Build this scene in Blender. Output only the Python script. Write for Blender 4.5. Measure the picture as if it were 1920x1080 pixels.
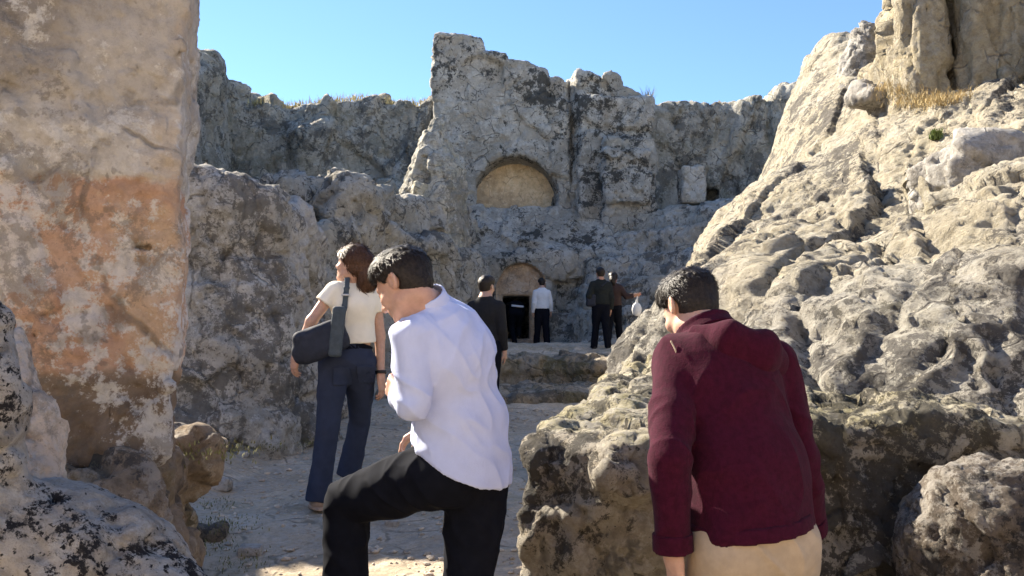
import bpy, math, random, time
from concurrent.futures import ThreadPoolExecutor
import numpy as np
from mathutils import Vector, Matrix, Euler

T0 = time.time()
POOL = ThreadPoolExecutor(4)
for o in list(bpy.data.objects):
    bpy.data.objects.remove(o)
scene = bpy.context.scene
col = scene.collection
R = math.radians

# ------------------------------------------------------------------ camera
FPX = 1663.0            # focal length in pixels of the 1920 px wide photograph
PITCH = R(5.0)
EYE = np.array([0.0, 0.0, 1.6])
cam_d = bpy.data.cameras.new('camera')
cam = bpy.data.objects.new('camera', cam_d)
col.objects.link(cam)
cam.location = EYE
cam.rotation_euler = (math.pi / 2 + PITCH, 0, 0)
cam_d.sensor_width = 36.0
cam_d.lens = 36.0 * FPX / 1920.0
cam_d.clip_start = 0.05
cam_d.clip_end = 3000.0
scene.camera = cam

# ------------------------------------------------------------------ sky, sun, exposure
SUN_EL = R(35.0)
SUN_AZ = R(-50.0)       # measured from +Y (view direction) towards +X; negative = left
sun_dir = Vector((math.sin(SUN_AZ) * math.cos(SUN_EL), math.cos(SUN_AZ) * math.cos(SUN_EL), math.sin(SUN_EL)))
world = bpy.data.worlds.new('World')
scene.world = world
world.use_nodes = True
wn = world.node_tree
wn.nodes.clear()
w_out = wn.nodes.new('ShaderNodeOutputWorld')
w_bg = wn.nodes.new('ShaderNodeBackground')
w_sky = wn.nodes.new('ShaderNodeTexSky')
w_sky.sky_type = 'NISHITA'
w_sky.sun_disc = False
w_sky.sun_elevation = SUN_EL
w_sky.sun_rotation = SUN_AZ
w_sky.altitude = 700
w_sky.air_density = 0.9
w_sky.dust_density = 0.0
w_sky.ozone_density = 5.0
w_bg.inputs['Strength'].default_value = 0.077
wn.links.new(w_sky.outputs[0], w_bg.inputs[0])
wn.links.new(w_bg.outputs[0], w_out.inputs[0])
sun_l = bpy.data.lights.new('sun', 'SUN')
sun_l.energy = 5.0
sun_l.angle = R(0.53)
sun_l.color = (1.0, 0.90, 0.74)
sun = bpy.data.objects.new('sun', sun_l)
col.objects.link(sun)
sun.rotation_euler = sun_dir.to_track_quat('Z', 'Y').to_euler()
vs = scene.view_settings
vs.view_transform = 'Standard'
vs.look = 'None'
vs.gamma = 1.0
vs.use_curve_mapping = False
vs.exposure = 1.95
scene.cycles.max_bounces = 6
scene.cycles.diffuse_bounces = 4
scene.cycles.use_denoising = True


def W(px, py, Y):
    """point of the place that lies at distance Y straight ahead, on the line of sight through a photo pixel"""
    x = (px - 960.0) / FPX
    v = (540.0 - py) / FPX
    d = np.array([x, math.cos(PITCH) - v * math.sin(PITCH), math.sin(PITCH) + v * math.cos(PITCH)])
    return EYE + d * (Y / d[1])


# ------------------------------------------------------------------ noise (numpy)
_P = [np.uint32(374761393), np.uint32(668265263), np.uint32(2147483647)]


def _mixh(h):
    h = (h ^ (h >> np.uint32(13))) * np.uint32(1274126177)
    h = (h ^ (h >> np.uint32(16))) * np.uint32(2246822519)
    return h ^ (h >> np.uint32(15))


def gn(p, seed=0):
    """gradient noise about -0.7..0.7"""
    p = np.asarray(p, np.float32)
    fl = np.floor(p)
    f = p - fl
    i = fl.astype(np.int32).astype(np.uint32)
    u = f * f * f * (f * (f * 6 - 15) + 10)
    sd = np.uint32((seed * 144665) & 0xffffffff)
    X = [i[:, 0] * _P[0] + sd]; X.append(X[0] + _P[0])
    Y = [i[:, 1] * _P[1]]; Y.append(Y[0] + _P[1])
    Z = [i[:, 2] * _P[2]]; Z.append(Z[0] + _P[2])
    fx, fy, fz = f[:, 0], f[:, 1], f[:, 2]
    ux, uy, uz = u[:, 0], u[:, 1], u[:, 2]
    k = np.float32(1 / 511.5)
    m = np.uint32(1023)
    r = []
    for dx in (0, 1):
        for dy in (0, 1):
            xy = X[dx] + Y[dy]
            g = []
            for dz in (0, 1):
                h = _mixh(xy + Z[dz])
                g.append(((h & m) * k - np.float32(1)).astype(np.float32) * (fx - dx)
                         + (((h >> np.uint32(10)) & m) * k - np.float32(1)).astype(np.float32) * (fy - dy)
                         + (((h >> np.uint32(20)) & m) * k - np.float32(1)).astype(np.float32) * (fz - dz))
            r.append(g[0] + (g[1] - g[0]) * uz)
    a = r[0] + (r[1] - r[0]) * uy
    b = r[2] + (r[3] - r[2]) * uy
    return a + (b - a) * ux


def fbm(p, freq=1.0, octv=4, seed=0, rough=0.5, stretch=(1, 1, 1)):
    q = np.asarray(p, np.float32) * np.array(stretch, np.float32) * freq
    a, s = 1.0, 0
    for k in range(octv):
        s = s + a * gn(q, seed + k * 17)
        q = q * 2.03 + 3.7
        a *= rough
    return s


def ridged(p, freq=1.0, octv=3, seed=0, rough=0.5, stretch=(1, 1, 1)):
    q = np.asarray(p, np.float32) * np.array(stretch, np.float32) * freq
    a, s = 1.0, 0
    for k in range(octv):
        s = s + a * (1 - 2.4 * np.abs(gn(q, seed + k * 17)))
        q = q * 2.03 + 1.3
        a *= rough
    return s


def worley(p, freq=1.0, seed=0, cell=False):
    q = np.asarray(p, np.float32) * np.float32(freq)
    fl = np.floor(q)
    i = fl.astype(np.int32).astype(np.uint32)
    f = q - fl
    best = np.full(len(q), 9.0, np.float32)
    sec = best.copy()
    hb = np.zeros(len(q), np.uint32)
    cx = [np.zeros(len(q), np.float32) for _ in range(3)]
    sd = np.uint32((seed * 144665) & 0xffffffff)
    k = np.float32(1 / 1023); m_ = np.uint32(1023)
    for dx in (-1, 0, 1):
        X = (i[:, 0] + np.uint32(dx & 0xffffffff)) * _P[0] + sd
        for dy in (-1, 0, 1):
            XY = X + (i[:, 1] + np.uint32(dy & 0xffffffff)) * _P[1]
            for dz in (-1, 0, 1):
                h = _mixh(XY + (i[:, 2] + np.uint32(dz & 0xffffffff)) * _P[2])
                a = (dx + (h & m_) * k - f[:, 0]).astype(np.float32)
                b = (dy + ((h >> np.uint32(10)) & m_) * k - f[:, 1]).astype(np.float32)
                c = (dz + ((h >> np.uint32(20)) & m_) * k - f[:, 2]).astype(np.float32)
                d = a * a + b * b + c * c
                m = d < best
                sec = np.where(m, best, np.minimum(sec, d))
                best = np.where(m, d, best)
                if cell:
                    hb = np.where(m, h, hb)
                    for t, v in enumerate((a, b, c)):
                        cx[t] = np.where(m, v, cx[t])
    if cell:
        return np.sqrt(best), np.sqrt(sec), hb, cx
    return np.sqrt(best), np.sqrt(sec)


def facet(p, freq, seed, stretch=(1, 1, 1), tilt=0.9, warp=0.12):
    """broken-rock relief: each cell is a tilted plane with its own height, in units of the cell size"""
    p = np.asarray(p, np.float32)
    q = p * np.array(stretch, np.float32) * np.float32(freq)
    if warp:
        q = q + np.float32(warp) * np.stack([gn(q * 2.3, seed + 1), gn(q * 2.3 + 9, seed + 2), gn(q * 2.3 + 4, seed + 3)], 1)
    w1, w2, h, c = worley(q, 1.0, seed, True)
    h2 = _mixh(h + np.uint32(77))
    k = np.float32(2 / 1023); m_ = np.uint32(1023)
    v = ((h2 & m_) * k - 1) * c[0] + (((h2 >> np.uint32(10)) & m_) * k - 1) * c[1] + (((h2 >> np.uint32(20)) & m_) * k - 1) * c[2]
    return tilt * v + 0.30 * ((h & m_) * k - 1), w2 - w1


def sstep(a, b, x):
    t = np.clip((x - a) / (b - a), 0, 1)
    return t * t * (3 - 2 * t)


# ------------------------------------------------------------------ distance fields
def smin(a, b, k):
    h = np.clip(0.5 + 0.5 * (b - a) / k, 0, 1)
    return b + (a - b) * h - k * h * (1 - h)


def smax(a, b, k):
    return -smin(-a, -b, k)


def sd_poly(x, y, poly):
    poly = np.asarray(poly, float)
    n = len(poly)
    d = np.full(len(x), 1e9)
    ins = np.zeros(len(x), bool)
    for k in range(n):
        ax, ay = poly[k]
        bx, by = poly[(k + 1) % n]
        ex, ey = bx - ax, by - ay
        wx, wy = x - ax, y - ay
        t = np.clip((wx * ex + wy * ey) / (ex * ex + ey * ey), 0, 1)
        d = np.minimum(d, (wx - t * ex) ** 2 + (wy - t * ey) ** 2)
        c = (ay > y) != (by > y)
        if by != ay:
            ins ^= c & (x < ex * (y - ay) / (by - ay) + ax)
    return np.where(ins, -1, 1) * np.sqrt(d)


def sd_box(p, c, half, r=0.0, rot=None):
    q = p - np.asarray(c)
    if rot is not None:
        q = q @ rot
    q = np.abs(q) - (np.asarray(half) - r)
    return np.sqrt((np.maximum(q, 0) ** 2).sum(1)) + np.minimum(q.max(1), 0) - r


def sd_ell(p, c, rad, rot=None):
    q = p - np.asarray(c)
    if rot is not None:
        q = q @ rot
    rad = np.asarray(rad, float)
    k0 = np.sqrt(((q / rad) ** 2).sum(1))
    k1 = np.sqrt(((q / rad ** 2) ** 2).sum(1)) + 1e-9
    return k0 * (k0 - 1) / k1


def rcone(p, a, b, ra, rb):
    a = np.asarray(a, float); b = np.asarray(b, float)
    e = b - a
    w = p - a
    t = np.clip((w @ e) / (e @ e), 0, 1)
    return np.sqrt(((w - t[:, None] * e) ** 2).sum(1)) - (ra + (rb - ra) * t)


def chain(p, pts, rads, k=0.02):
    d = rcone(p, pts[0], pts[1], rads[0], rads[1])
    for i in range(1, len(pts) - 1):
        d = smin(d, rcone(p, pts[i], pts[i + 1], rads[i], rads[i + 1]), k)
    return d


def sweep(p, nodes, k=0.03):
    """elliptical sweep; nodes = (centre, half width, half depth, lateral axis)"""
    d = None
    for i in range(len(nodes) - 1):
        (a, wa, da, la), (b, wb, db, lb) = nodes[i], nodes[i + 1]
        a = np.asarray(a, float); b = np.asarray(b, float)
        e = b - a
        L = np.linalg.norm(e)
        eu = e / L
        w = p - a
        tr = (w @ e) / (L * L)
        t = np.clip(tr, 0, 1)
        lat = np.asarray(la, float) + np.asarray(lb, float)
        lat = lat - eu * (lat @ eu)
        lat /= np.linalg.norm(lat)
        nor = np.cross(eu, lat)
        u = w @ lat
        v = w @ nor
        ax = (tr - t) * L
        A = wa + (wb - wa) * t
        B = da + (db - da) * t
        C = np.minimum(A, B)
        k0 = np.sqrt((u / A) ** 2 + (v / B) ** 2 + (ax / C) ** 2)
        k1 = np.sqrt((u / A ** 2) ** 2 + (v / B ** 2) ** 2 + (ax / C ** 2) ** 2) + 1e-9
        di = k0 * (k0 - 1) / k1
        di = np.where(k0 < 0.05, -C, di)
        d = di if d is None else smin(d, di, k)
    return d


# ------------------------------------------------------------------ meshing
def nets(f, lo, hi, h, margin=0.0, B=4):
    lo = np.asarray(lo, float); hi = np.asarray(hi, float)
    nb = np.ceil((hi - lo) / (h * B)).astype(int)
    n = nb * B
    ax = [lo[k] + (np.arange(nb[k]) + 0.5) * B * h - 0.5 * h for k in range(3)]
    g = np.stack(np.meshgrid(*ax, indexing='ij'), -1).reshape(-1, 3)

    def ev(P):
        P = np.ascontiguousarray(P, np.float32)
        out = np.empty(len(P), np.float32)

        def job(s_):
            out[s_:s_ + 40000] = f(P[s_:s_ + 40000])
        list(POOL.map(job, range(0, len(P), 40000)))
        return out
    c = ev(g).reshape(nb)
    near = np.abs(c) < (0.87 * B * h * 1.35 + margin)
    vals = np.repeat(np.repeat(np.repeat(c, B, 0), B, 1), B, 2)
    mask = np.repeat(np.repeat(np.repeat(near, B, 0), B, 1), B, 2)
    idx = np.argwhere(mask)
    vals[mask] = ev(lo + idx * h)
    s = vals < 0
    cnt = np.zeros(tuple(n - 1), np.int8)
    for dx in (0, 1):
        for dy in (0, 1):
            for dz in (0, 1):
                cnt += s[dx:n[0] - 1 + dx, dy:n[1] - 1 + dy, dz:n[2] - 1 + dz]
    act = (cnt > 0) & (cnt < 8)
    ci = np.argwhere(act)
    vid = np.full(act.shape, -1, np.int64)
    vid[act] = np.arange(len(ci))
    acc = np.zeros((len(ci), 3)); num = np.zeros(len(ci))
    corners = [(0, 0, 0), (1, 0, 0), (0, 1, 0), (1, 1, 0), (0, 0, 1), (1, 0, 1), (0, 1, 1), (1, 1, 1)]
    cv = [vals[ci[:, 0] + a, ci[:, 1] + b, ci[:, 2] + e] for a, b, e in corners]
    for i in range(8):
        for j in range(i + 1, 8):
            dd = np.array(corners[j]) - np.array(corners[i])
            if np.abs(dd).sum() != 1:
                continue
            a, b = cv[i], cv[j]
            m = (a < 0) != (b < 0)
            t = np.where(m, a / np.where(m, a - b, 1), 0)
            acc += np.where(m[:, None], np.array(corners[i]) + t[:, None] * dd, 0)
            num += m
    V = lo + (ci + acc / num[:, None]) * h
    F = []
    for a in range(3):
        b, c2 = (a + 1) % 3, (a + 2) % 3
        sl0 = [slice(None)] * 3; sl1 = [slice(None)] * 3
        sl0[a] = slice(0, -1); sl1[a] = slice(1, None)
        s0, s1 = s[tuple(sl0)], s[tuple(sl1)]
        e = np.argwhere(s0 != s1)
        ok = (e[:, b] > 0) & (e[:, c2] > 0) & (e[:, b] < n[b] - 1) & (e[:, c2] < n[c2] - 1)
        e = e[ok]
        fl = s0[tuple(e.T)]

        def cell(db, dc):
            q = e.copy(); q[:, b] -= db; q[:, c2] -= dc
            return vid[tuple(q.T)]
        q = np.stack([cell(1, 1), cell(0, 1), cell(0, 0), cell(1, 0)], 1)
        q[~fl] = q[~fl][:, ::-1]
        F.append(q)
    F = np.concatenate(F)
    F = F[(F >= 0).all(1)]
    return V, F


def vnormals(V, F):
    a = V[F[:, 2]] - V[F[:, 0]]
    b = V[F[:, 3]] - V[F[:, 1]]
    nf = np.cross(a, b)
    nv = np.zeros_like(V)
    for k in range(4):
        for c in range(3):
            nv[:, c] += np.bincount(F[:, k], nf[:, c], len(V))
    return nv / (np.linalg.norm(nv, axis=1)[:, None] + 1e-12)


def relax(V, F, n=1, w=0.5):
    for _ in range(n):
        s = np.zeros_like(V); c = np.zeros(len(V))
        for k in range(4):
            j = F[:, (k + 1) % 4]; i = F[:, k]
            for a in range(3):
                s[:, a] += np.bincount(i, V[j, a], len(V)) + np.bincount(j, V[i, a], len(V))
            c += np.bincount(i, None, len(V)) + np.bincount(j, None, len(V))
        V = V * (1 - w) + w * s / np.maximum(c, 1)[:, None]
    return V


def biggest(V, F):
    """keep the largest connected piece"""
    lab = np.arange(len(V))
    for _ in range(400):
        m = lab[F].min(1)
        new = lab.copy()
        for k in range(4):
            np.minimum.at(new, F[:, k], m)
        new = new[new]
        if (new == lab).all():
            break
        lab = new
    cnt = np.bincount(lab[F[:, 0]], minlength=len(V))
    keep = lab[F[:, 0]] == cnt.argmax()
    return compact(V, F[keep])


def compact(V, F):
    u, inv = np.unique(F, return_inverse=True)
    return V[u], inv.reshape(F.shape)


def mesh_obj(name, V, F, mat, parent=None, smooth=True):
    V = np.asarray(V, np.float32); F = np.asarray(F)
    me = bpy.data.meshes.new(name)
    nv, nf, k = len(V), len(F), F.shape[1]
    me.vertices.add(nv)
    me.vertices.foreach_set('co', V.ravel())
    me.loops.add(nf * k)
    me.loops.foreach_set('vertex_index', F.astype(np.int32).ravel())
    me.polygons.add(nf)
    me.polygons.foreach_set('loop_start', np.arange(0, nf * k, k, dtype=np.int32))
    me.polygons.foreach_set('use_smooth', np.full(nf, smooth))
    me.update(calc_edges=True)
    me.validate()
    if mat:
        me.materials.append(mat)
    o = bpy.data.objects.new(name, me)
    col.objects.link(o)
    if parent:
        o.parent = parent
    return o


def tag(o, label=None, cat=None, group=None, kind=None):
    if label: o['label'] = label
    if cat: o['category'] = cat
    if group: o['group'] = group
    if kind: o['kind'] = kind
    return o


def empty(name, loc=(0, 0, 0)):
    o = bpy.data.objects.new(name, None)
    col.objects.link(o)
    o.empty_display_size = 0.1
    return o


# ------------------------------------------------------------------ materials
class G:
    def __init__(s, name):
        s.m = bpy.data.materials.new(name)
        s.m.use_nodes = True
        s.t = s.m.node_tree
        s.t.nodes.clear()
        s.out = s.n('ShaderNodeOutputMaterial')
        s.b = s.n('ShaderNodeBsdfPrincipled')
        s.l(s.b.outputs[0], s.out.inputs['Surface'])
        s.co = s.n('ShaderNodeTexCoord').outputs['Object']

    def n(s, t, **kw):
        nd = s.t.nodes.new(t)
        for k, v in kw.items():
            setattr(nd, k, v)
        return nd

    def l(s, a, b):
        s.t.links.new(a, b)

    def put(s, sock, v):
        if hasattr(v, 'is_linked'):
            s.l(v, sock)
        else:
            if isinstance(v, (tuple, list)) and len(v) == 3 and sock.type == 'RGBA':
                v = (*v, 1)
            sock.default_value = v

    def mapping(s, scale=(1, 1, 1), loc=(0, 0, 0), co=None):
        nd = s.n('ShaderNodeMapping')
        s.l(co or s.co, nd.inputs['Vector'])
        nd.inputs['Scale'].default_value = scale
        nd.inputs['Location'].default_value = loc
        return nd.outputs[0]

    def noise(s, scale, detail=4, rough=0.55, co=None, dist=0.0, lac=2.0):
        nd = s.n('ShaderNodeTexNoise')
        s.l(co or s.co, nd.inputs['Vector'])
        nd.inputs['Scale'].default_value = scale
        nd.inputs['Detail'].default_value = detail
        nd.inputs['Roughness'].default_value = rough
        nd.inputs['Distortion'].default_value = dist
        nd.inputs['Lacunarity'].default_value = lac
        return nd.outputs['Fac']

    def voro(s, scale, co=None, feature='F1', rnd=1.0):
        nd = s.n('ShaderNodeTexVoronoi', feature=feature)
        s.l(co or s.co, nd.inputs['Vector'])
        nd.inputs['Scale'].default_value = scale
        nd.inputs['Randomness'].default_value = rnd
        return nd.outputs['Distance']

    def math(s, op, a, b=0.0, c=None, clamp=False):
        nd = s.n('ShaderNodeMath', operation=op, use_clamp=clamp)
        s.put(nd.inputs[0], a)
        s.put(nd.inputs[1], b)
        if c is not None:
            s.put(nd.inputs[2], c)
        return nd.outputs[0]

    def rng(s, v, a, b, lo=0.0, hi=1.0, smooth=True):
        nd = s.n('ShaderNodeMapRange', clamp=True)
        if smooth:
            nd.interpolation_type = 'SMOOTHSTEP'
        s.put(nd.inputs['Value'], v)
        nd.inputs['From Min'].default_value = a
        nd.inputs['From Max'].default_value = b
        nd.inputs['To Min'].default_value = lo
        nd.inputs['To Max'].default_value = hi
        return nd.outputs[0]

    def mix(s, f, a, b, blend='MIX'):
        nd = s.n('ShaderNodeMix', data_type='RGBA', blend_type=blend)
        s.put(nd.inputs[0], f)
        s.put(nd.inputs[6], a)
        s.put(nd.inputs[7], b)
        return nd.outputs[2]

    def xyz(s):
        nd = s.n('ShaderNodeSeparateXYZ')
        s.l(s.co, nd.inputs[0])
        return nd.outputs

    def bump(s, height, strength=0.5, dist=0.02, normal=None):
        nd = s.n('ShaderNodeBump')
        nd.inputs['Strength'].default_value = strength
        nd.inputs['Distance'].default_value = dist
        s.l(height, nd.inputs['Height'])
        if normal is not None:
            s.l(normal, nd.inputs['Normal'])
        return nd.outputs[0]

    def done(s, colr, rough=0.9, normal=None, spec=0.2):
        s.put(s.b.inputs['Base Color'], colr)
        s.put(s.b.inputs['Roughness'], rough)
        s.b.inputs['Specular IOR Level'].default_value = spec
        if normal is not None:
            s.l(normal, s.b.inputs['Normal'])
        return s.m


def rock_mat(name, a, b, c, dark=(0.035, 0.034, 0.036), dark_amt=0.5, dark_scale=6.0, pale=(0.55, 0.53, 0.49), pale_amt=0.4,
             pale_scale=9.0, streak=0.3, bump=0.5, bdist=0.03, bscale=14.0, moss=0.0, moss_col=(0.10, 0.11, 0.05), zones=None, seed=0.0, mottle=0.8, crack_scale=2.2):
    g = G(name)
    co = g.mapping(loc=(seed, seed * 0.7, seed * 1.3))
    warp = g.n('ShaderNodeTexNoise')
    g.l(co, warp.inputs['Vector'])
    warp.inputs['Scale'].default_value = 2.2
    warp.inputs['Detail'].default_value = 3
    wv = g.n('ShaderNodeVectorMath', operation='MULTIPLY_ADD')
    g.l(warp.outputs['Color'], wv.inputs[0])
    wv.inputs[1].default_value = (0.35, 0.35, 0.35)
    g.l(co, wv.inputs[2])
    cw = wv.outputs[0]
    wv2 = g.n('ShaderNodeVectorMath', operation='MULTIPLY_ADD')
    g.l(warp.outputs['Color'], wv2.inputs[0])
    wv2.inputs[1].default_value = (0.10, 0.10, 0.10)
    g.l(co, wv2.inputs[2])
    cs = wv2.outputs[0]
    big = g.noise(0.7, 3, 0.6, cw)
    mid = g.noise(3.3, 5, 0.68, cw)
    base = g.mix(g.rng(big, 0.38, 0.62), a, b)
    base = g.mix(g.rng(mid, 0.45, 0.66), base, c)
    if zones:
        base = zones(g, cw, co, base, mid)
    if streak:
        st = g.noise(2.6, 5, 0.6, g.mapping((1.0, 1.0, 0.13), (seed, 2, 1), cw))
        base = g.mix(g.math('MULTIPLY', g.rng(st, 0.5, 0.68), streak), base, tuple(0.5 * v for v in c))
    if moss:
        mo = g.noise(1.3, 6, 0.65, g.mapping(loc=(4, seed, 7), co=cw))
        base = g.mix(g.math('MULTIPLY', g.rng(mo, 0.48, 0.62), moss), base, moss_col)
    # pale crusts
    pl = g.noise(pale_scale, 6, 0.78, g.mapping(loc=(9, 3, seed), co=cs))
    plm = g.noise(1.1, 1, 0.5, g.mapping(loc=(1, 8, seed), co=co))
    pf = g.math('MULTIPLY', g.rng(g.math('ADD', pl, g.math('MULTIPLY', plm, 0.4)), 0.70, 0.77), pale_amt)
    base = g.mix(pf, base, pale)
    # fine mottling
    fine = g.noise(bscale * 1.3, 5, 0.8, co)
    base = g.mix(g.rng(fine, 0.42, 0.64, 0.0, mottle), base, g.mix(1.0, base, (0.66, 0.64, 0.61), 'MULTIPLY'))
    # black lichen: blotches broken up at every size, and a scatter of small spots round them
    dk = g.noise(dark_scale, 7, 0.80, g.mapping(loc=(seed, 5, 2), co=cs))
    dkm = g.noise(0.9, 2, 0.55, g.mapping(loc=(3, seed, 6), co=cw))
    df = g.rng(g.math('ADD', dk, g.math('MULTIPLY', dkm, 0.55)), 0.80, 0.86)
    sp = g.noise(dark_scale * 4.2, 3, 0.6, co)
    sf = g.rng(g.math('ADD', sp, g.math('MULTIPLY', dkm, 0.5)), 0.86, 0.92)
    df = g.math('MULTIPLY', g.math('MAXIMUM', df, sf), min(1.0, dark_amt))
    base = g.mix(df, base, dark)
    # thin dirt-filled cracks
    ck = g.voro(crack_scale, cw, 'DISTANCE_TO_EDGE')
    ckm = g.rng(mid, 0.46, 0.58)
    cf = g.math('MULTIPLY', g.rng(ck, 0.035, 0.008), ckm)
    base = g.mix(g.math('MULTIPLY', cf, 0.6), base, dark)
    chip = g.voro(bscale * 0.55, cs)
    hb = g.math('ADD', g.noise(bscale * 0.45, 9, 0.80, cs), g.math('MULTIPLY', chip, 0.30))
    hb = g.math('SUBTRACT', hb, g.math('MULTIPLY', cf, 0.25))
    nm = g.bump(hb, min(1.0, bump * 1.2), bdist * 3.2)
    return g.done(base, g.rng(mid, 0.3, 0.7, 0.82, 0.97), nm, 0.25)


# ------------------------------------------------------------------ rock materials
def pillar_zones(g, cw, co, base, mid):
    z = g.xyz()[2]
    x = g.xyz()[0]
    wob = g.math('MULTIPLY', g.math('SUBTRACT', g.noise(1.6, 6, 0.62, cw), 0.5), 0.5)
    zz = g.math('ADD', z, wob)
    # bare orange brown band with a straight upper edge where the plaster has come off
    up = g.rng(g.math('ADD', z, g.math('MULTIPLY', g.math('SUBTRACT', g.noise(5, 6, 0.7, co), 0.5), 0.12)), 2.205, 2.18)
    left = g.rng(g.math('ADD', x, wob), -1.08, -1.20)
    orange = g.mix(g.rng(g.noise(3.2, 7, 0.65, cw), 0.36, 0.64), (0.54, 0.325, 0.215), (0.61, 0.41, 0.29))
    orange = g.mix(g.rng(g.noise(11, 7, 0.7, cw), 0.52, 0.66, 0, 0.7), orange, (0.64, 0.47, 0.33))
    k = g.math('MULTIPLY', up, g.rng(g.math('ADD', left, g.math('MULTIPLY', g.noise(2.4, 6, 0.7, cw), 0.9)), 0.08, 0.36))
    base = g.mix(k, base, orange)
    cream = g.mix(g.rng(g.noise(6, 7, 0.7, cw), 0.4, 0.62), (0.55, 0.40, 0.255), (0.66, 0.53, 0.39))
    kc = g.math('MULTIPLY', g.rng(g.math('ADD', x, wob), -1.24, -1.10), g.rng(g.noise(1.7, 6, 0.65, g.mapping(loc=(2, 2, 9), co=cw)), 0.42, 0.58))
    base = g.mix(g.math('MULTIPLY', kc, 0.55), base, cream)
    low = g.rng(g.math('ADD', z, g.math('MULTIPLY', wob, 0.45)), 1.615, 1.565)
    brown = g.mix(g.rng(g.noise(4, 7, 0.7, cw), 0.4, 0.62), (0.165, 0.12, 0.085), (0.25, 0.19, 0.14))
    base = g.mix(low, base, brown)
    # grey-brown weather stain over the upper left
    st = g.rng(g.math('ADD', g.math('SUBTRACT', z, g.math('MULTIPLY', x, 0.9)), g.math('MULTIPLY', wob, 2.2)), 3.75, 4.05)
    st = g.math('MULTIPLY', st, g.rng(g.noise(3.4, 7, 0.75, cw), 0.36, 0.52))
    return g.mix(g.math('MULTIPLY', st, 0.6), base, (0.27, 0.24, 0.205))


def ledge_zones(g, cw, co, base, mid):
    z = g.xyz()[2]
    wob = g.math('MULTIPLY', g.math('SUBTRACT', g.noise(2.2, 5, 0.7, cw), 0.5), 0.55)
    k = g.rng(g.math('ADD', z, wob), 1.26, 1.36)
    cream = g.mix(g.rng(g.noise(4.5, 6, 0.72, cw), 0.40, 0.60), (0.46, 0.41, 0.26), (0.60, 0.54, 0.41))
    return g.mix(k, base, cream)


def slope_zones(g, cw, co, base, mid):
    """the lower part of the slope is grey and crusted with lichen"""
    z = g.xyz()[2]
    wob = g.math('MULTIPLY', g.math('SUBTRACT', g.noise(0.8, 5, 0.65, cw), 0.5), 2.6)
    k = g.rng(g.math('ADD', z, wob), 2.45, 1.75)
    grey = g.mix(g.rng(g.noise(3.5, 6, 0.72, cw), 0.40, 0.60), (0.40, 0.375, 0.33), (0.54, 0.51, 0.45))
    base = g.mix(g.math('MULTIPLY', k, 0.85), base, grey)
    lich = g.rng(g.noise(5.0, 7, 0.80, g.mapping(loc=(3, 1, 5), co=co)), 0.515, 0.565)
    return g.mix(g.math('MULTIPLY', g.math('MULTIPLY', k, lich), 0.85), base, (0.07, 0.065, 0.06))


M = {}
M['pillar'] = rock_mat('pillar_rock', (0.600, 0.565, 0.515), (0.430, 0.385, 0.340), (0.680, 0.650, 0.605), dark=(0.15, 0.13, 0.11), dark_amt=0.5,
                       dark_scale=3.6, pale=(0.74, 0.72, 0.68), pale_amt=0.8, pale_scale=5, streak=0.1, bump=0.7, bdist=0.02, bscale=17, zones=pillar_zones, seed=1.7, mottle=0.5, crack_scale=2.0)
M['base'] = rock_mat('dark_base_rock', (0.270, 0.210, 0.150), (0.340, 0.265, 0.190), (0.215, 0.170, 0.130), dark_amt=0.7, pale_amt=0.3, moss=0.4, bump=0.6, bscale=20, seed=2.2)
M['pitted'] = rock_mat('pitted_boulder_rock', (0.550, 0.500, 0.440), (0.420, 0.375, 0.325), (0.620, 0.580, 0.525), dark=(0.022, 0.02, 0.022), dark_amt=1.0, dark_scale=11,
                       pale=(0.60, 0.585, 0.565), pale_amt=0.6, streak=0, bump=0.7, bdist=0.02, bscale=24, seed=4.1)
M['cream'] = rock_mat('cream_boulder_rock', (0.640, 0.500, 0.380), (0.580, 0.440, 0.330), (0.680, 0.570, 0.460), dark_amt=0.35, dark_scale=7, pale_amt=0.4, streak=0,
                      bump=0.5, bscale=20, seed=5.3)
M['lichen'] = rock_mat('lichen_wall_rock', (0.620, 0.580, 0.520), (0.520, 0.485, 0.430), (0.700, 0.670, 0.620), dark=(0.085, 0.078, 0.07), dark_amt=0.7, dark_scale=5.5,
                       pale=(0.70, 0.68, 0.64), pale_amt=0.85, pale_scale=8, streak=0.2, bump=0.7, bdist=0.05, bscale=11, moss=0.15, seed=6.4)
M['facade'] = rock_mat('facade_rock', (0.580, 0.545, 0.475), (0.480, 0.450, 0.390), (0.650, 0.615, 0.545), dark=(0.06, 0.06, 0.055), dark_amt=0.9, dark_scale=3.4,
                       pale=(0.72, 0.70, 0.64), pale_amt=0.85, pale_scale=2.6, streak=0.35, bump=0.8, bdist=0.10, bscale=5, moss=0.12, seed=7.7, mottle=0.5)
M['backcliff'] = rock_mat('back_cliff_rock', (0.640, 0.590, 0.485), (0.500, 0.460, 0.375), (0.690, 0.645, 0.545), dark=(0.06, 0.06, 0.058), dark_amt=0.6, dark_scale=2.4,
                          pale=(0.70, 0.68, 0.61), pale_amt=0.7, pale_scale=3, streak=0.8, bump=0.9, bdist=0.12, bscale=4.5, moss=0.35, moss_col=(0.12, 0.13, 0.07), seed=8.2, mottle=0.5)
M['shelf'] = rock_mat('shelf_rock', (0.660, 0.605, 0.505), (0.550, 0.505, 0.420), (0.700, 0.655, 0.565), dark=(0.055, 0.053, 0.05), dark_amt=0.7, dark_scale=3.4,
                      pale=(0.70, 0.68, 0.63), pale_amt=0.75, pale_scale=4, streak=0.3, bump=0.8, bdist=0.08, bscale=7, moss=0.15, seed=9.1, mottle=0.5)
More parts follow.
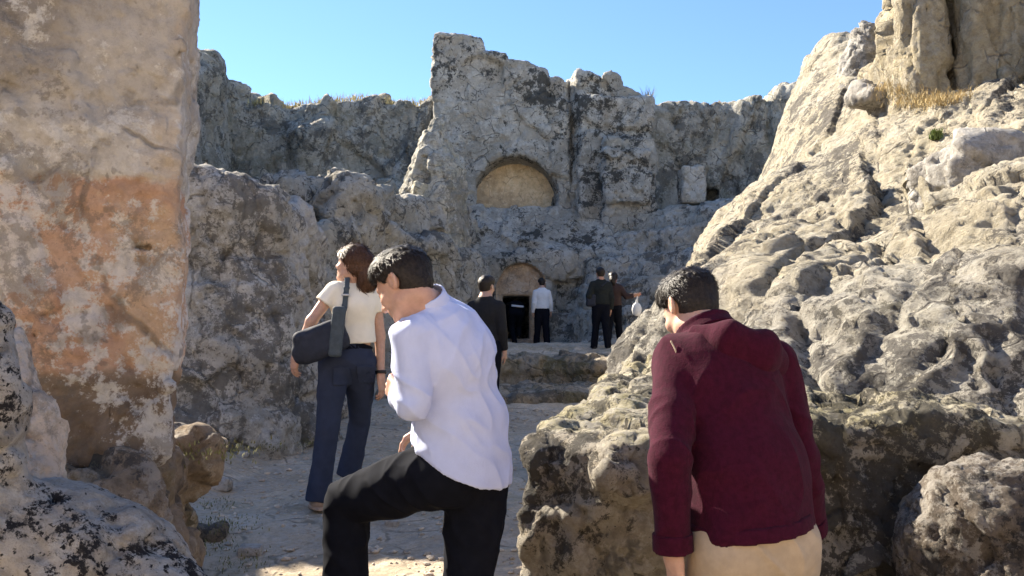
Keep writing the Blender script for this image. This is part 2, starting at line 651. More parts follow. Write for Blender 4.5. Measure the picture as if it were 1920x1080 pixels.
M['slope'] = rock_mat('sunlit_slope_rock', (0.560, 0.495, 0.370), (0.475, 0.420, 0.315), (0.620, 0.555, 0.435), dark=(0.11, 0.10, 0.09), dark_amt=0.85, dark_scale=4.6,
                      pale=(0.56, 0.53, 0.45), pale_amt=0.5, pale_scale=5, streak=0.15, bump=0.8, bdist=0.06, bscale=9, moss=0.12, moss_col=(0.28, 0.25, 0.13), seed=10.3, zones=slope_zones)
M['column'] = rock_mat('column_rock', (0.440, 0.375, 0.250), (0.360, 0.310, 0.215), (0.490, 0.435, 0.325), dark=(0.15, 0.135, 0.12), dark_amt=0.25, dark_scale=3,
                       pale=(0.52, 0.48, 0.40), pale_amt=0.4, streak=0.5, bump=0.7, bdist=0.06, bscale=8, seed=11.9)
M['greyboulder'] = rock_mat('grey_boulder_rock', (0.360, 0.335, 0.295), (0.290, 0.270, 0.240), (0.410, 0.385, 0.345), dark_amt=0.5, dark_scale=4, pale_amt=0.35, streak=0.1,
                            bump=0.6, bscale=9, seed=12.8)
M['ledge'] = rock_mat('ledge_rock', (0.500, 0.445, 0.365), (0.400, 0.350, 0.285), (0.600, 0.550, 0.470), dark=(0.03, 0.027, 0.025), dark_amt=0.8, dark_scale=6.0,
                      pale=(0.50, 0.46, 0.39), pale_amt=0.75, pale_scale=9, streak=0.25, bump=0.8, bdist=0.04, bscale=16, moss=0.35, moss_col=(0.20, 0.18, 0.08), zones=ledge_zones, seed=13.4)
M['terrace'] = rock_mat('terrace_rock', (0.480, 0.400, 0.300), (0.400, 0.330, 0.245), (0.550, 0.475, 0.375), dark=(0.08, 0.075, 0.06), dark_amt=0.6, dark_scale=3,
                        pale=(0.44, 0.41, 0.36), pale_amt=0.4, streak=0.2, bump=0.7, bdist=0.06, bscale=8, moss=0.75, moss_col=(0.16, 0.15, 0.075), seed=14.2)
M['cone'] = rock_mat('pale_cone_rock', (0.64, 0.60, 0.50), (0.54, 0.51, 0.43), (0.70, 0.66, 0.56), dark=(0.12, 0.12, 0.11), dark_amt=0.5, dark_scale=5, pale_amt=0.5, streak=0.2, bump=0.7, bdist=0.06, bscale=8, moss=0.25, moss_col=(0.36, 0.34, 0.16), seed=19.4)
M['darkboulder'] = rock_mat('dark_boulder_rock', (0.190, 0.155, 0.120), (0.135, 0.110, 0.088), (0.250, 0.215, 0.175), dark=(0.04, 0.036, 0.033), dark_amt=0.9, dark_scale=8, pale=(0.50, 0.47, 0.42), pale_amt=0.5, pale_scale=13, streak=0, bump=0.7, bdist=0.03, bscale=18, seed=20.6)
M['tan'] = rock_mat('tan_plaster_rock', (0.700, 0.550, 0.360), (0.610, 0.470, 0.300), (0.740, 0.620, 0.440), dark=(0.20, 0.14, 0.10), dark_amt=0.3, dark_scale=1.6,
                    pale=(0.55, 0.48, 0.36), pale_amt=0.3, pale_scale=3, streak=0.1, bump=0.35, bdist=0.05, bscale=5, seed=15.5)
M['tan2'] = rock_mat('pinkish_plaster_rock', (0.520, 0.390, 0.270), (0.430, 0.315, 0.220), (0.580, 0.460, 0.345), dark=(0.12, 0.10, 0.09), dark_amt=0.45, dark_scale=3,
                     pale_amt=0.3, pale_scale=4, streak=0.2, bump=0.35, bdist=0.05, bscale=6, seed=16.1)
M['ground'] = rock_mat('trodden_earth', (0.620, 0.495, 0.355), (0.530, 0.420, 0.300), (0.680, 0.565, 0.430), dark=(0.13, 0.11, 0.075), dark_amt=0.2, dark_scale=3.5,
                       pale=(0.50, 0.45, 0.39), pale_amt=0.45, pale_scale=7, streak=0, bump=0.6, bdist=0.015, bscale=26, mottle=0.6, moss=0.35, moss_col=(0.22, 0.20, 0.11), seed=17.3)
M['plateau'] = rock_mat('dry_grass_plateau', (0.42, 0.35, 0.20), (0.36, 0.30, 0.17), (0.46, 0.40, 0.25), dark_amt=0.2, pale_amt=0.2, streak=0, bump=0.6, bscale=6, seed=18.0)


def rock(name, f, lo, hi, h, mat, disp=None, margin=0.08, label=None, cat=None, kind=None, keep=True, sm=1, parent=None, group=None):
    t = time.time()
    V, F = nets(f, lo, hi, h, margin)
    if keep:
        V, F = biggest(V, F)
    V = relax(V, F, sm, 0.4)
    if disp:
        n = vnormals(V, F)
        V = V + n * disp(V, n)[:, None]
    o = mesh_obj(name, V, F, mat, parent)
    tag(o, label, cat, group, kind)
    print('ROCK %s %d faces %.1fs' % (name, len(F), time.time() - t), flush=True)
    return o


def weather(big=0.06, fq=2.0, pit=0.02, pfq=9.0, fine=0.01, ffq=14.0, seed=0, blk=0.0, bfq=1.2, stretch=(1, 1, 1), blk2=None, along=None):
    def d(V, n):
        N = len(V)
        out = np.empty(N, np.float32)
        V = np.asarray(V, np.float32)

        def job(s):
            P = V[s:s + 20000]
            r = big * fbm(P, fq, 3, seed) + fine * ridged(P, ffq, 3, seed + 31)
            if pit:
                q = P + np.float32(0.25 / pfq) * np.stack([gn(P * pfq, seed + 5), gn(P * pfq + 9, seed + 6), gn(P * pfq + 21, seed + 7)], 1)
                w1, w2 = worley(q, pfq, seed + 3)
                m = sstep(-0.05, 0.3, fbm(P, 1.7, 2, seed + 77))
                r = r - pit * m * sstep(0.45, 0.1, w1)
            if blk:
                if along is not None:
                    ax_ = np.array(along[0], np.float32); ax_ /= np.linalg.norm(ax_)
                    P = P + (P @ ax_)[:, None] * ax_ * np.float32(along[1] - 1)
                v, e = facet(P, bfq, seed + 13, stretch)
                r = r + blk * (1.15 * v - 0.25 * sstep(0.05, 0.0, e))
                v, e = facet(P, bfq * 2.7, seed + 14, stretch)
                r = r + (blk * 0.42 if blk2 is None else blk2) * (1.15 * v - 0.3 * sstep(0.06, 0.0, e))
            out[s:s + 20000] = r
        list(POOL.map(job, range(0, N, 20000)))
        return out
    return d


def poly_interp(xs, zs):
    xs = np.asarray(xs, float); zs = np.asarray(zs, float)
    o = np.argsort(xs)
    return lambda x: np.interp(x, xs[o], zs[o])


# ------------------------------------------------------------------ ground
GY = [-40, -16, -7.5, -4, -2.2, 0, 2.7, 3.2, 4.5, 5.8, 9.5, 11.75, 11.95, 14.7, 14.95, 16.9, 17.5, 20, 24]
GZ = [9.5, 8.5, 5.0, 0.7, -.05, 0, .14, .24, .54, .70, .93, 0.96, 1.00, 1.12, 1.16, 1.74, 1.86, 2.08, 2.12]  # rise behind the camera is unseen, added to bounce warm sunlight forward


def ground_z(x, y):
    yw = y + 0.5 * gn(np.stack([x * 0.6, y * 0 + 3.3, y * 0], 1), 5) + 0.18 * gn(np.stack([x * 2.1, y * 0.7, y * 0], 1), 6)
    far = sstep(9, 12, y)
    yy = y * (1 - far) + yw * far
    z = np.interp(yy, GY, GZ)
    P = np.stack([x, y, x * 0], 1)
    z = z + (0.06 * gn(P * 0.9, 1) + 0.035 * gn(P * 2.3, 2) + 0.018 * gn(P * 6, 3) + 0.008 * gn(P * 15, 4)) * (1 + 0.8 * far)
    # worn rock ribs across the upper terraces
    z = z + far * sstep(21, 18, y) * 0.10 * np.clip(ridged(P * np.array([0.5, 1.5, 1]), 1.0, 3, 12), -0.5, 1)
    # bank on the left of the path, rocky toe on the right
    z = z + 0.30 * sstep(-1.9, -2.7, x) * sstep(8.5, 6.5, y) * sstep(2.5, 4.5, y)
    return z


xs = np.concatenate([[-400, -120, -50, -25, -14, -10, -7], np.arange(-5, 4.01, 0.035), [6, 8, 10, 14, 25, 50, 120, 400]])
ys = np.concatenate([[-400, -120, -50, -25], np.arange(-16, -3, 0.4), np.arange(-3, 3.5, 0.12), np.arange(3.5, 9, 0.03), np.arange(9, 22, 0.07), [23, 25, 28, 33, 45, 80, 150, 400]])
gx, gy = np.meshgrid(xs, ys, indexing='ij')
gz = ground_z(gx.ravel(), gy.ravel())
gV = np.stack([gx.ravel(), gy.ravel(), gz], 1)
ii = np.arange(len(xs) * len(ys)).reshape(len(xs), len(ys))
gF = np.stack([ii[:-1, :-1].ravel(), ii[1:, :-1].ravel(), ii[1:, 1:].ravel(), ii[:-1, 1:].ravel()], 1)
ground = mesh_obj('ground', gV, gF, M['ground'])
tag(ground, 'trodden gravelly earth path climbing to rock terraces', None, None, 'structure')


def gz1(x, y):
    return float(ground_z(np.array([float(x)]), np.array([float(y)]))[0])


def terrace(name, poly, top, seed, label):
    poly = np.array(poly)

    def f(p):
        x, y, z = p[:, 0], p[:, 1], p[:, 2]
        fr = 0.22 * fbm(p, 1.1, 3, seed) + 0.05 * gn(p * 4, seed + 5)
        a = sd_poly(x + fr * 0.3, y + fr, poly) + 0.10 * sstep(top - 0.14, top - 0.26, z)
        return smax(a * 0.85, (z - top - 0.03 * (y - poly[:, 1].min()) - 0.05 * gn(p * 1.6, seed + 6) - 0.03 * gn(p * 4, seed + 7)) * 0.85, 0.05)
    rock(name, f, (poly[:, 0].min() - .4, poly[:, 1].min() - .6, top - 0.8), (poly[:, 0].max() + .4, poly[:, 1].max() + .4, top + 0.5), 0.035, M['terrace'],
         weather(0.03, 3, 0.02, 5, 0.015, 8, seed, 0.07, 1.8), 0.1, label, 'rock step')


terrace('terrace_step', [(-1.6, 14.75), (0.4, 14.95), (1.4, 14.6), (2.6, 14.9), (2.9, 17.2), (-1.6, 17.2)], 1.70, 31, 'upper mossy rock step below the people on the terrace')
terrace('terrace_step', [(-1.8, 12.1), (-0.3, 11.8), (0.7, 12.2), (1.8, 12.6), (2.2, 14.4), (-1.8, 14.4)], 1.21, 41, 'lower worn rock step, nearer than the mossy one')

# ------------------------------------------------------------------ facade with arched niche and doorway (24 m away)
YF = 24.0
TOPF = [(790, 64), (812, 62), (860, 64), (899, 71), (902, 99), (945, 101), (952, 108), (985, 114), (1012, 128), (1018, 131), (1054, 131), (1060, 143), (1070, 128),
        (1085, 125), (1115, 137), (1130, 140), (1150, 124), (1165, 133), (1172, 152), (1205, 162), (1222, 176), (1300, 182)]
ftx = np.array([W(a, b, YF)[0] for a, b in TOPF]); ftz = np.array([W(a, b, YF)[2] for a, b in TOPF])
NC = W(966, 388, YF)            # springing of the niche arch
DX = W(975, 0, 22.6)[0]
fx0 = W(814, 100, YF)[0]; fx1 = W(1220, 100, YF)[0]
xg = W(1073, 100, YF)[0]; xr0 = W(1128, 100, YF)[0]
zlow = W(0, 478, 22.6)[2]


def facade_f(p):
    x, y, z = p[:, 0], p[:, 1], p[:, 2]
    nz = 0.10 * gn(p * 0.9, 21) + 0.05 * gn(p * 2.6, 22)
    top = np.interp(x + 0.1 * gn(p * 3, 24), ftx, ftz) + 0.05 * gn(p * 4, 23)
    # upper block: left panel, groove, right block standing a little forward
    fy = YF + 0.04 * nz
    fy = np.where(x > xg, fy - 0.28, fy)
    fy = fy + 0.45 * np.exp(-((x - xg) / 0.12) ** 2)
    rp = sstep(xr0 - 0.05, xr0 + 0.05, x)
    zl = W(0, 268, YF)[2]
    fy = fy + rp * np.where(z > zl, 0.22, -0.25)
    # broken top courses above the right half lie further back
    fy = fy + 0.5 * sstep(W(0, 182, YF)[2] - 0.03, W(0, 182, YF)[2] + 0.03, z) * sstep(0.9, 1.0, x)
    d = smax(fx0 + 0.05 * nz - x, fy - y, 0.06)
    d = smax(d, x - fx1 - 0.05 * nz, 0.10)
    d = smax(d, z - top, 0.06)
    d = smax(d, y - 27.5, 0.1)
    # sloping shoulder below the niche and lower storey
    yl = 22.6 + 0.5 * nz + 0.25 * sstep(2.0, 1.2, DX - x + 1.5)
    sh = (z - np.interp(y, [21, 22.6, 23.2, 24.0, 27], [zlow - 0.05, zlow - 0.02, zlow + 0.35, NC[2] - 0.06, NC[2]]) - 0.6 * nz) * 0.75
    low = smax(smax(yl - y, sh, 0.12), np.abs(x - 0.2) - 3.4 - nz, 0.15)
    d = smin(d, low, 0.05)
    # niche
    u, w = x - NC[0], z - NC[2]
    n2 = np.sqrt(u ** 2 + np.maximum(w - 0.28, 0) ** 2) - 1.17
    nd = np.maximum(np.maximum(n2, -w), y - (YF + 1.0))
    d = smax(d, -np.maximum(nd, (YF - 1.2) - y), 0.035)
    # shallow rebate round the arch on the right
    # arched doorway recess
    u = x - DX
    zb = 2.14
    a2 = np.sqrt(u ** 2 + np.maximum(z - 3.62, 0) ** 2) - 0.64
    d = smax(d, -np.maximum(np.maximum(a2, zb - z), y - 23.1), 0.035)
    xd = W(967, 0, 23.1)[0]
    dd = np.maximum(np.abs(x - xd) - 0.35, np.abs(z - (2.30 + 3.42) / 2) - 0.56)
    d = smax(d, -np.maximum(dd, np.abs(y - 23.4) - 0.9), 0.03)
    d = smax(d, -sd_box(p, (xd, 25.0, 2.95), (1.1, 1.1, 0.72), 0.05), 0.03)
    # dark recess to the right of the doorway
    xa, xb = W(1038, 0, 22.6)[0], W(1100, 0, 22.6)[0]
    d = smax(d, -sd_box(p, ((xa + xb) / 2, 22.6, 2.9), ((xb - xa) / 2, 0.55, 0.95), 0.08), 0.05)
    return d * 0.85


Vf, Ff = nets(facade_f, (-3.4, 21.6, 1.6), (4.2, 27.7, 11.2), 0.05, 0.10)
Vf, Ff = biggest(Vf, Ff)
Vf = relax(Vf, Ff, 1, 0.35)
fc = Vf[Ff].mean(1)
u_, w_ = fc[:, 0] - NC[0], fc[:, 2] - NC[2]
in_n = (np.sqrt(u_ ** 2 + np.maximum(w_ - 0.26, 0) ** 2) < 1.16) & (w_ > 0.03) & (fc[:, 1] > YF + 0.10) & (fc[:, 1] < YF + 1.6)
u_ = fc[:, 0] - DX
in_d = (np.sqrt(u_ ** 2 + np.maximum(fc[:, 2] - 3.62, 0) ** 2) < 0.67) & (fc[:, 2] > 2.2) & (fc[:, 1] > 22.85) & (fc[:, 1] < 23.2)
nn = vnormals(Vf, Ff)
amt = weather(0.05, 1.3, 0.05, 2.6, 0.03, 5.5, 40, 0.10, 1.0)(Vf, nn)
smooth_zone = ((np.abs(Vf[:, 0] - NC[0]) < 1.15) & (Vf[:, 2] > NC[2]) & (Vf[:, 2] < NC[2] + 1.45) & (Vf[:, 1] > YF + 0.1)) | ((np.abs(Vf[:, 0] - DX) < 0.65) & (Vf[:, 1] > 22.85) & (Vf[:, 2] < 4.3))
Vf = Vf + nn * (amt * np.where(smooth_zone, 0.12, 1.0))[:, None]
fac = empty('rock_cut_facade')
tag(fac, 'tall grey rock-cut tomb facade with arched tan niche above a dark doorway', 'tomb facade')
for nm, mk, mt in (('rock_face', ~(in_n | in_d), M['facade']), ('niche_lining', in_n, M['tan']), ('doorway_arch', in_d, M['tan2'])):
    v, f = compact(Vf, Ff[mk])
    o = mesh_obj(nm, v, f, mt, fac)
    if nm == 'niche_lining': o['label'] = 'smooth tan lining of the arched niche'
    if nm == 'doorway_arch': o['label'] = 'pinkish tan arch panel round the dark doorway'
print('facade', len(Ff), time.time() - T0)

# ------------------------------------------------------------------ back cliff on the left and the canyon's left side
TOPL = [(300, 105), (340, 112), (372, 124), (392, 134), (412, 136), (432, 158), (470, 152), (498, 166), (520, 160), (560, 158), (600, 152), (650, 147), (690, 150), (720, 158), (760, 158), (815, 152), (860, 150)]
ltx = np.array([W(a, b, 23.0)[0] for a, b in TOPL]); ltz = np.array([W(a, b, 23.0)[2] for a, b in TOPL])


def backcliff_f(p):
    x, y, z = p[:, 0], p[:, 1], p[:, 2]
    w = np.stack([x, y, z * 0.18], 1)
    flute = 0.55 * ridged(w, 0.55, 3, 52) + 0.25 * fbm(p, 0.8, 2, 53)
    fy = 24.3 - 0.42 * flute + 0.12 * (z - 5)
    # bulging fallen mass low on the right half
    fy = fy - 1.6 * np.exp(-((x + 3.1) / 0.9) ** 2) * sstep(7.6, 4.8, z) - 0.7 * np.exp(-((x + 5.6) / 0.8) ** 2) * sstep(8.6, 7.9, z)
    top = np.interp(x, ltx, ltz) + 0.14 * gn(p * 2.2, 54) + 0.10 * gn(p * 5, 55)
    top = top + 0.05 * (y - 24)
    d = smax((fy - y) * 0.8, (z - top) * 0.8, 0.25)
    # left side of the canyon, running towards the viewer
    lx = -7.0 - 0.35 * flute + np.interp(y, [4, 9, 14, 19, 23], [-1.0, 0.4, 0.7, 0.1, -0.6])
    ltop = np.interp(y, [3, 6, 8.5, 11, 13, 17, 20, 23], [3.4, 4.6, 5.4, 6.5, 7.8, 8.5, 8.6, ltz[1]]) + 0.3 * gn(p * 1.1, 58)
    s = smax((x - lx) * 0.8, (z - ltop) * 0.8, 0.25)
    return smin(d, s, 0.3)


rock('back_cliff', backcliff_f, (-11.5, 3.5, 0.2), (-1.2, 27.5, 10.5), 0.075, M['backcliff'], weather(0.08, 1.4, 0.06, 2.6, 0.04, 4.5, 60, 0.22, 0.8, (1, 1, 0.5)), 0.12,
     'weathered grey-green fluted cliff behind the lichen wall, left of the tomb facade', 'cliff')

# ------------------------------------------------------------------ back cliff on the right
TOPR = [(1190, 168), (1225, 176), (1262, 178), (1300, 181), (1340, 190), (1362, 186), (1400, 182), (1430, 172), (1460, 166), (1490, 168), (1512, 166), (1560, 150), (1640, 140)]
rtx = np.array([W(a, b, 25.0)[0] for a, b in TOPR]); rtz = np.array([W(a, b, 25.0)[2] for a, b in TOPR])


def rightback_f(p):
    x, y, z = p[:, 0], p[:, 1], p[:, 2]
    w = np.stack([x, y, z * 0.15], 1)
    col_ = np.abs(((x * 0.95 + 0.25 * gn(w * 1.1, 71)) % 1.0) - 0.5) * 2
    fl = sstep(6.0, 7.6, x) * (0.55 * (1 - col_ ** 2)) + 0.35 * fbm(w, 0.8, 3, 72)
    fy = np.interp(x, [3, 4.2, 6, 8, 10, 12], [25.6, 25.5, 25.4, 24.6, 22.6, 20]) - 0.6 * fl + 0.06 * (z - 5)
    top = np.interp(x, rtx, rtz) + 0.12 * gn(p * 2.5, 73) + 0.07 * gn(p * 6, 74) - 0.25 * col_ ** 4 * sstep(6.0, 7.6, x)
    d = smax((fy - y) * 0.8, (z - top) * 0.8, 0.2)
    hole = sd_box(p, W(1336, 362, 24.9), (0.24, 1.4, 0.38), 0.1)
    return smax(d, -hole, 0.04)


rock('fluted_cliff', rightback_f, (3.0, 19, 1.2), (12.5, 28, 10.8), 0.065, M['backcliff'], weather(0.07, 1.5, 0.05, 2.6, 0.035, 4.5, 80, 0.15, 1.0, (1, 1, 0.5)), 0.12,
     'shaded grey cliff with rounded columns and a small dark hole, right of the tomb facade', 'cliff')

# stepped rock below it
def steps_f(p):
    x, y, z = p[:, 0], p[:, 1], p[:, 2]
    b = 1.75 + 0.62 * (y - 18.6) + 0.50 * np.maximum(x - 1.7, 0) + 0.35 * gn(p * 0.7, 91) - 1.2 * sstep(2.1, 1.2, x)
    b = np.minimum(b, np.interp(x, [1, 2.2, 4, 6, 9], [4.6, 5.55, 5.9, 6.0, 6.3]))
    s = 0.72
    q = (b + 0.2 * gn(p * 1.3, 92)) / s
    fl = np.floor(q)
    h = s * (fl + sstep(0.72, 1.0, q - fl)) + 0.08 * gn(p * 2.5, 93)
    return np.maximum((z - h) * 0.55, 1.0 + 0.3 * gn(p, 94) - x)


rock('stepped_outcrop', steps_f, (0.8, 17.5, 1.2), (9.5, 26.0, 7.2), 0.06, M['shelf'], weather(0.05, 1.8, 0.03, 3.6, 0.025, 6, 95, 0.075, 1.6, (0.7, 0.7, 1.6)), 0.12,
     'bluish grey stepped rock rising under the fluted cliff, right of the doorway', 'rock outcrop')
bx = W(1296, 350, 23.4)
rock('squared_rock_block', lambda p: sd_box(p, bx, (0.31, 0.4, 0.48), 0.05) + 0.03 * gn(p * 2, 3), bx - 0.75, bx + 0.75, 0.035, M['shelf'],
     weather(0.03, 3, 0.015, 6, 0.012, 9, 5, 0.05, 2.5), 0.05, 'pale squared rock block standing on the stepped outcrop beside the small dark hole', 'rock block')
b2 = W(1172, 336, 23.7)
rock('squared_rock_block', lambda p: sd_box(p, b2, (0.60, 0.5, 0.70), 0.06) + 0.06 * gn(p * 1.5, 4), b2 - 1.3, b2 + 1.3, 0.04, M['facade'],
     weather(0.05, 2.5, 0.05, 4, 0.02, 7, 6, 0.09, 2.2), 0.08, 'black-speckled squared rock block at the foot of the facade\'s right panel', 'rock block')

# ------------------------------------------------------------------ shelf rocks left of the doorway
kn = W(655, 388, 15.0)
c0, c1 = W(818, 352, 20.3), W(824, 218, 20.3)


def shelf_f(p):
    x, y, z = p[:, 0], p[:, 1], p[:, 2]
    nz = gn(p * 0.8, 101)
    w = np.stack([x, y, z * 0.3], 1)
    fr = 0.3 * fbm(w, 1.0, 3, 102)
    # lower wall, stepping back in shelves towards the facade
    a = sd_poly(x + fr, y + fr, [(-6.8, 13.6), (-4.2, 13.4), (-2.9, 14.4), (-2.3, 16.2), (-1.5, 17.8), (-0.75, 20.2), (-0.6, 23.2), (-6.8, 24)])
    ta = np.interp(x, [-6, -4, -3.2, -2.6, -1.8, -1.0, -0.6], [4.3, 4.1, 3.9, 4.3, 4.2, 4.1, 3.9]) + 0.25 * nz
    d = smax(a * 0.8, (z - ta) * 0.8, 0.2)
    b = sd_poly(x + fr, y + fr, [(-6.8, 15.2), (-4.0, 15.3), (-3.0, 16.2), (-2.2, 18.3), (-1.2, 20.3), (-0.95, 23.2), (-6.8, 24)])
    tb = np.interp(x, [-6, -4, -3.0, -2.2, -1.2], [4.8, 4.9, 5.0, 5.25, 5.35]) + 0.2 * nz
    d = smin(d, smax(b * 0.8, (z - tb) * 0.8, 0.2), 0.1)
    # rounded knob with a hollow under its brow
    k = sd_ell(p, kn + np.array([0, 0.2, -0.05]), (0.48, 0.5, 0.66)) + 0.06 * gn(p * 3, 103)
    d = smin(d, k, 0.12)
    d = smax(d, -sd_ell(p, kn + np.array([0.05, -0.38, -0.22]), (0.3, 0.26, 0.36)), 0.08)
    return d


rock('shelf_rocks', shelf_f, (-6.9, 12.7, 0.8), (-0.2, 24.0, 8.2), 0.055, M['shelf'], weather(0.07, 1.8, 0.05, 3.2, 0.035, 6, 110, 0.20, 1.1, (1, 1, 0.8)), 0.12,
     'grey shelves of rock with a hollowed knob, left of the doorway', 'rock outcrop')


def cone_f(p):
    x, y, z = p[:, 0], p[:, 1], p[:, 2]
    t = np.clip((z - c0[2]) / (c1[2] - c0[2]), -0.05, 1)
    r = 0.62 * (1 - t) ** 0.85 + 0.05
    q = np.stack([x - (c0[0] + t * (c1[0] - c0[0])), (y - 20.0) * 1.1], 1)
    cc = smax(smax(np.abs(q[:, 0]) * 0.9 + np.abs(q[:, 1]) * 0.55 - r, np.abs(q[:, 1]) - r, 0.1), z - c1[2], 0.08) * 0.8 + 0.07 * gn(p * 1.8, 104)
    cut = np.maximum(np.maximum(np.abs(x - W(797, 0, 20)[0]) - 0.18, c0[2] - 0.05 - z), z - c0[2] - 0.62)
    return smax(cc, -np.maximum(cut, y - 19.75), 0.03)


rock('rock_cone', cone_f, c0 + np.array([-1.4, -1.3, -2.4]), c1 + np.array([1.4, 1.2, 0.3]), 0.04, M['cone'], weather(0.04, 2.4, 0.03, 4, 0.02, 8, 112, 0.08, 2.0), 0.12,
     'pale pointed cone of rock standing before the left corner of the tomb facade', 'rock')

# ------------------------------------------------------------------ lichen-covered wall behind the woman
TOPC = [(300, 280), (350, 305), (372, 322), (400, 332), (432, 346), (480, 348), (510, 344), (530, 360), (548, 384), (566, 402), (580, 440), (592, 480), (600, 520)]
ctx = np.array([W(a, b, 7.9)[0] for a, b in TOPC]); ctz = np.array([W(a, b, 7.9)[2] for a, b in TOPC])


def lichen_f(p):
    x, y, z = p[:, 0], p[:, 1], p[:, 2]
    fr = 0.14 * fbm(p, 1.1, 3, 121) + 0.05 * gn(p * 3.2, 122)
    a = sd_poly(x + fr, y + fr, [(-6.5, 7.2), (-3.2, 7.35), (-2.45, 7.45), (-2.05, 7.75), (-1.9, 8.6), (-2.1, 10.2), (-3, 11.2), (-6.5, 11.2)])
    a = a - 0.12 * sstep(1.35, 1.1, z) + 0.10 * sstep(2.2, 2.5, z)
    tc = np.interp(x + 0.08 * gn(p * 2, 123), ctx, ctz) + 0.06 * gn(p * 4, 124) - 0.10 * np.maximum(y - 8.5, 0)
    d = smax(a * 0.85, (z - tc) * 0.8, 0.16)
    # recessed squared panel and a level joint low down
    s = sd_box(p, W(455, 492, 7.45), (0.36, 0.16, 0.16), 0.05)
    return smax(d, -s, 0.05)


rock('lichen_wall', lichen_f, (-6.4, 6.8, 0.3), (-1.3, 11.3, 4.2), 0.032, M['lichen'], weather(0.045, 2.6, 0.035, 6, 0.018, 12, 130, 0.09, 2.0), 0.08,
     'black and grey lichen-blotched rock wall behind the woman, with a sagging top edge', 'rock wall')

# ------------------------------------------------------------------ great pillar on the left
q0 = np.array([W(335, 540, 2.8)[0], 2.8]); q1 = np.array([W(362, 400, 3.22)[0], 3.22])
zb_p = W(0, 872, 2.8)[2]
PILL = [(-2.4, 2.50), (-1.5, 2.68), (q0[0], q0[1]), (q1[0], q1[1]), (-1.7, 3.36), (-2.4, 3.28)]


def pillar_f(p):
    x, y, z = p[:, 0], p[:, 1], p[:, 2]
    lean = -0.012 * (z - 1.6)
    wob = 0.026 * gn(p * np.array([1.2, 1.2, 2.2]), 141) + 0.014 * gn(p * 5, 142)
    a = sd_poly(x - lean + wob, y + wob, PILL)
    a = a + 0.016 * sstep(2.21, 2.18, z + 0.03 * gn(p * 4, 143)) * sstep(-1.05, -1.16, x)      # plaster layer lost below this line
    a = a + 0.014 * sstep(0.03, 0.07, fbm(p, 1.9, 4, 144, 0.6)) + 0.010 * sstep(0.05, 0.08, fbm(p, 4.1, 3, 148, 0.6)) + 0.012 * sstep(1.55, 1.50, z + 0.06 * gn(p * 2, 145))
    top = 3.10 + 0.06 * gn(p * 2, 146)
    d = smax(smax(a, z - top, 0.06), zb_p + 0.02 * gn(p * 4, 147) - z, 0.035)
    # small cut slots
    s1 = sd_box(p, W(262, 462, 2.78), (0.03, 0.05, 0.010), 0.008)
    return smax(d, -s1, 0.01)


rock('rock_pillar', pillar_f, (-2.4, 2.4, 1.15), (-0.9, 3.55, 3.25), 0.0115, M['pillar'], weather(0.010, 5, 0.013, 16, 0.006, 24, 150, 0.007, 8), 0.07,
     'tall rock pillar with peeling pale plaster over an orange-brown band, at the left edge', 'rock pillar')

pb = [(-2.5, 2.42), (-1.4, 2.6), (-1.10, 2.74), (-1.20, 3.2), (-1.56, 4.2), (-1.95, 4.7), (-2.6, 4.5)]


def pbase_f(p):
    x, y, z = p[:, 0], p[:, 1], p[:, 2]
    fr = 0.10 * fbm(p, 2.0, 3, 161)
    top = np.where(y < 3.4, zb_p + 0.004, zb_p - 0.02) - 0.20 * sstep(-1.20, -1.00, x + 0.05 * gn(p * 4, 164)) + 0.02 * gn(p * 6, 162)
    a = sd_poly(x + fr, y + fr, pb) - 0.07 * sstep(1.0, 0.5, z)
    d = smax(a * 0.85, (z - top) * 0.85, 0.06)
    k = sd_ell(p, W(355, 868, 3.6), (0.09, 0.12, 0.13)) + 0.05 * gn(p * 6, 163)
    return smin(d, k, 0.06)


rock('pillar_base_rock', pbase_f, (-2.4, 2.2, 0.1), (-0.75, 5.2, 1.6), 0.02, M['base'], weather(0.03, 4, 0.02, 10, 0.012, 18, 165, 0.06, 4.0), 0.05,
     'dark mossy rough rock base under the plastered pillar', 'rock base')

# ------------------------------------------------------------------ boulders in the lower left corner
def crm_f(p):
    a = chain(p, [W(-25, 1100, 2.05), W(10, 930, 2.08), W(15, 800, 2.15), W(-25, 690, 2.2), W(-100, 600, 2.2)], [0.16, 0.10, 0.075, 0.075, 0.06], 0.10)
    return a + 0.03 * fbm(p, 4, 3, 171)


rock('upright_boulder', crm_f, (-1.9, 1.7, 0.4), (-0.7, 2.6, 2.1), 0.011, M['cream'], weather(0.015, 6, 0.012, 18, 0.005, 30, 172, 0.03, 6), 0.06,
     'cream upright boulder in the left corner, in front of the pillar', 'boulder')


def pit_f(p):
    a = chain(p, [W(-60, 1160, 1.85), W(85, 1090, 1.85), W(190, 1150, 1.85), W(300, 1235, 1.8)], [0.22, 0.17, 0.165, 0.13], 0.14)
    a = smin(a, chain(p, [W(-35, 610, 1.75), W(-20, 760, 1.75), W(-30, 1100, 1.75)], [0.05, 0.055, 0.10], 0.05), 0.06)
    a = a + 0.03 * fbm(p, 5, 3, 181)
    w1, w2 = worley(p + 0.03 * np.stack([gn(p * 12, 1), gn(p * 12 + 7, 2), gn(p * 12 + 3, 3)], 1), 15.0, 182)
    return a + 0.022 * sstep(0.48, 0.15, w1) * sstep(-0.2, 0.1, fbm(p, 3, 2, 183))


rock('pitted_boulder', pit_f, (-1.75, 1.35, 0.3), (-0.45, 2.4, 2.0), 0.009, M['pitted'], weather(0.012, 8, 0.010, 34, 0.005, 40, 184), 0.08,
     'white and black pitted boulder filling the bottom left corner', 'boulder')

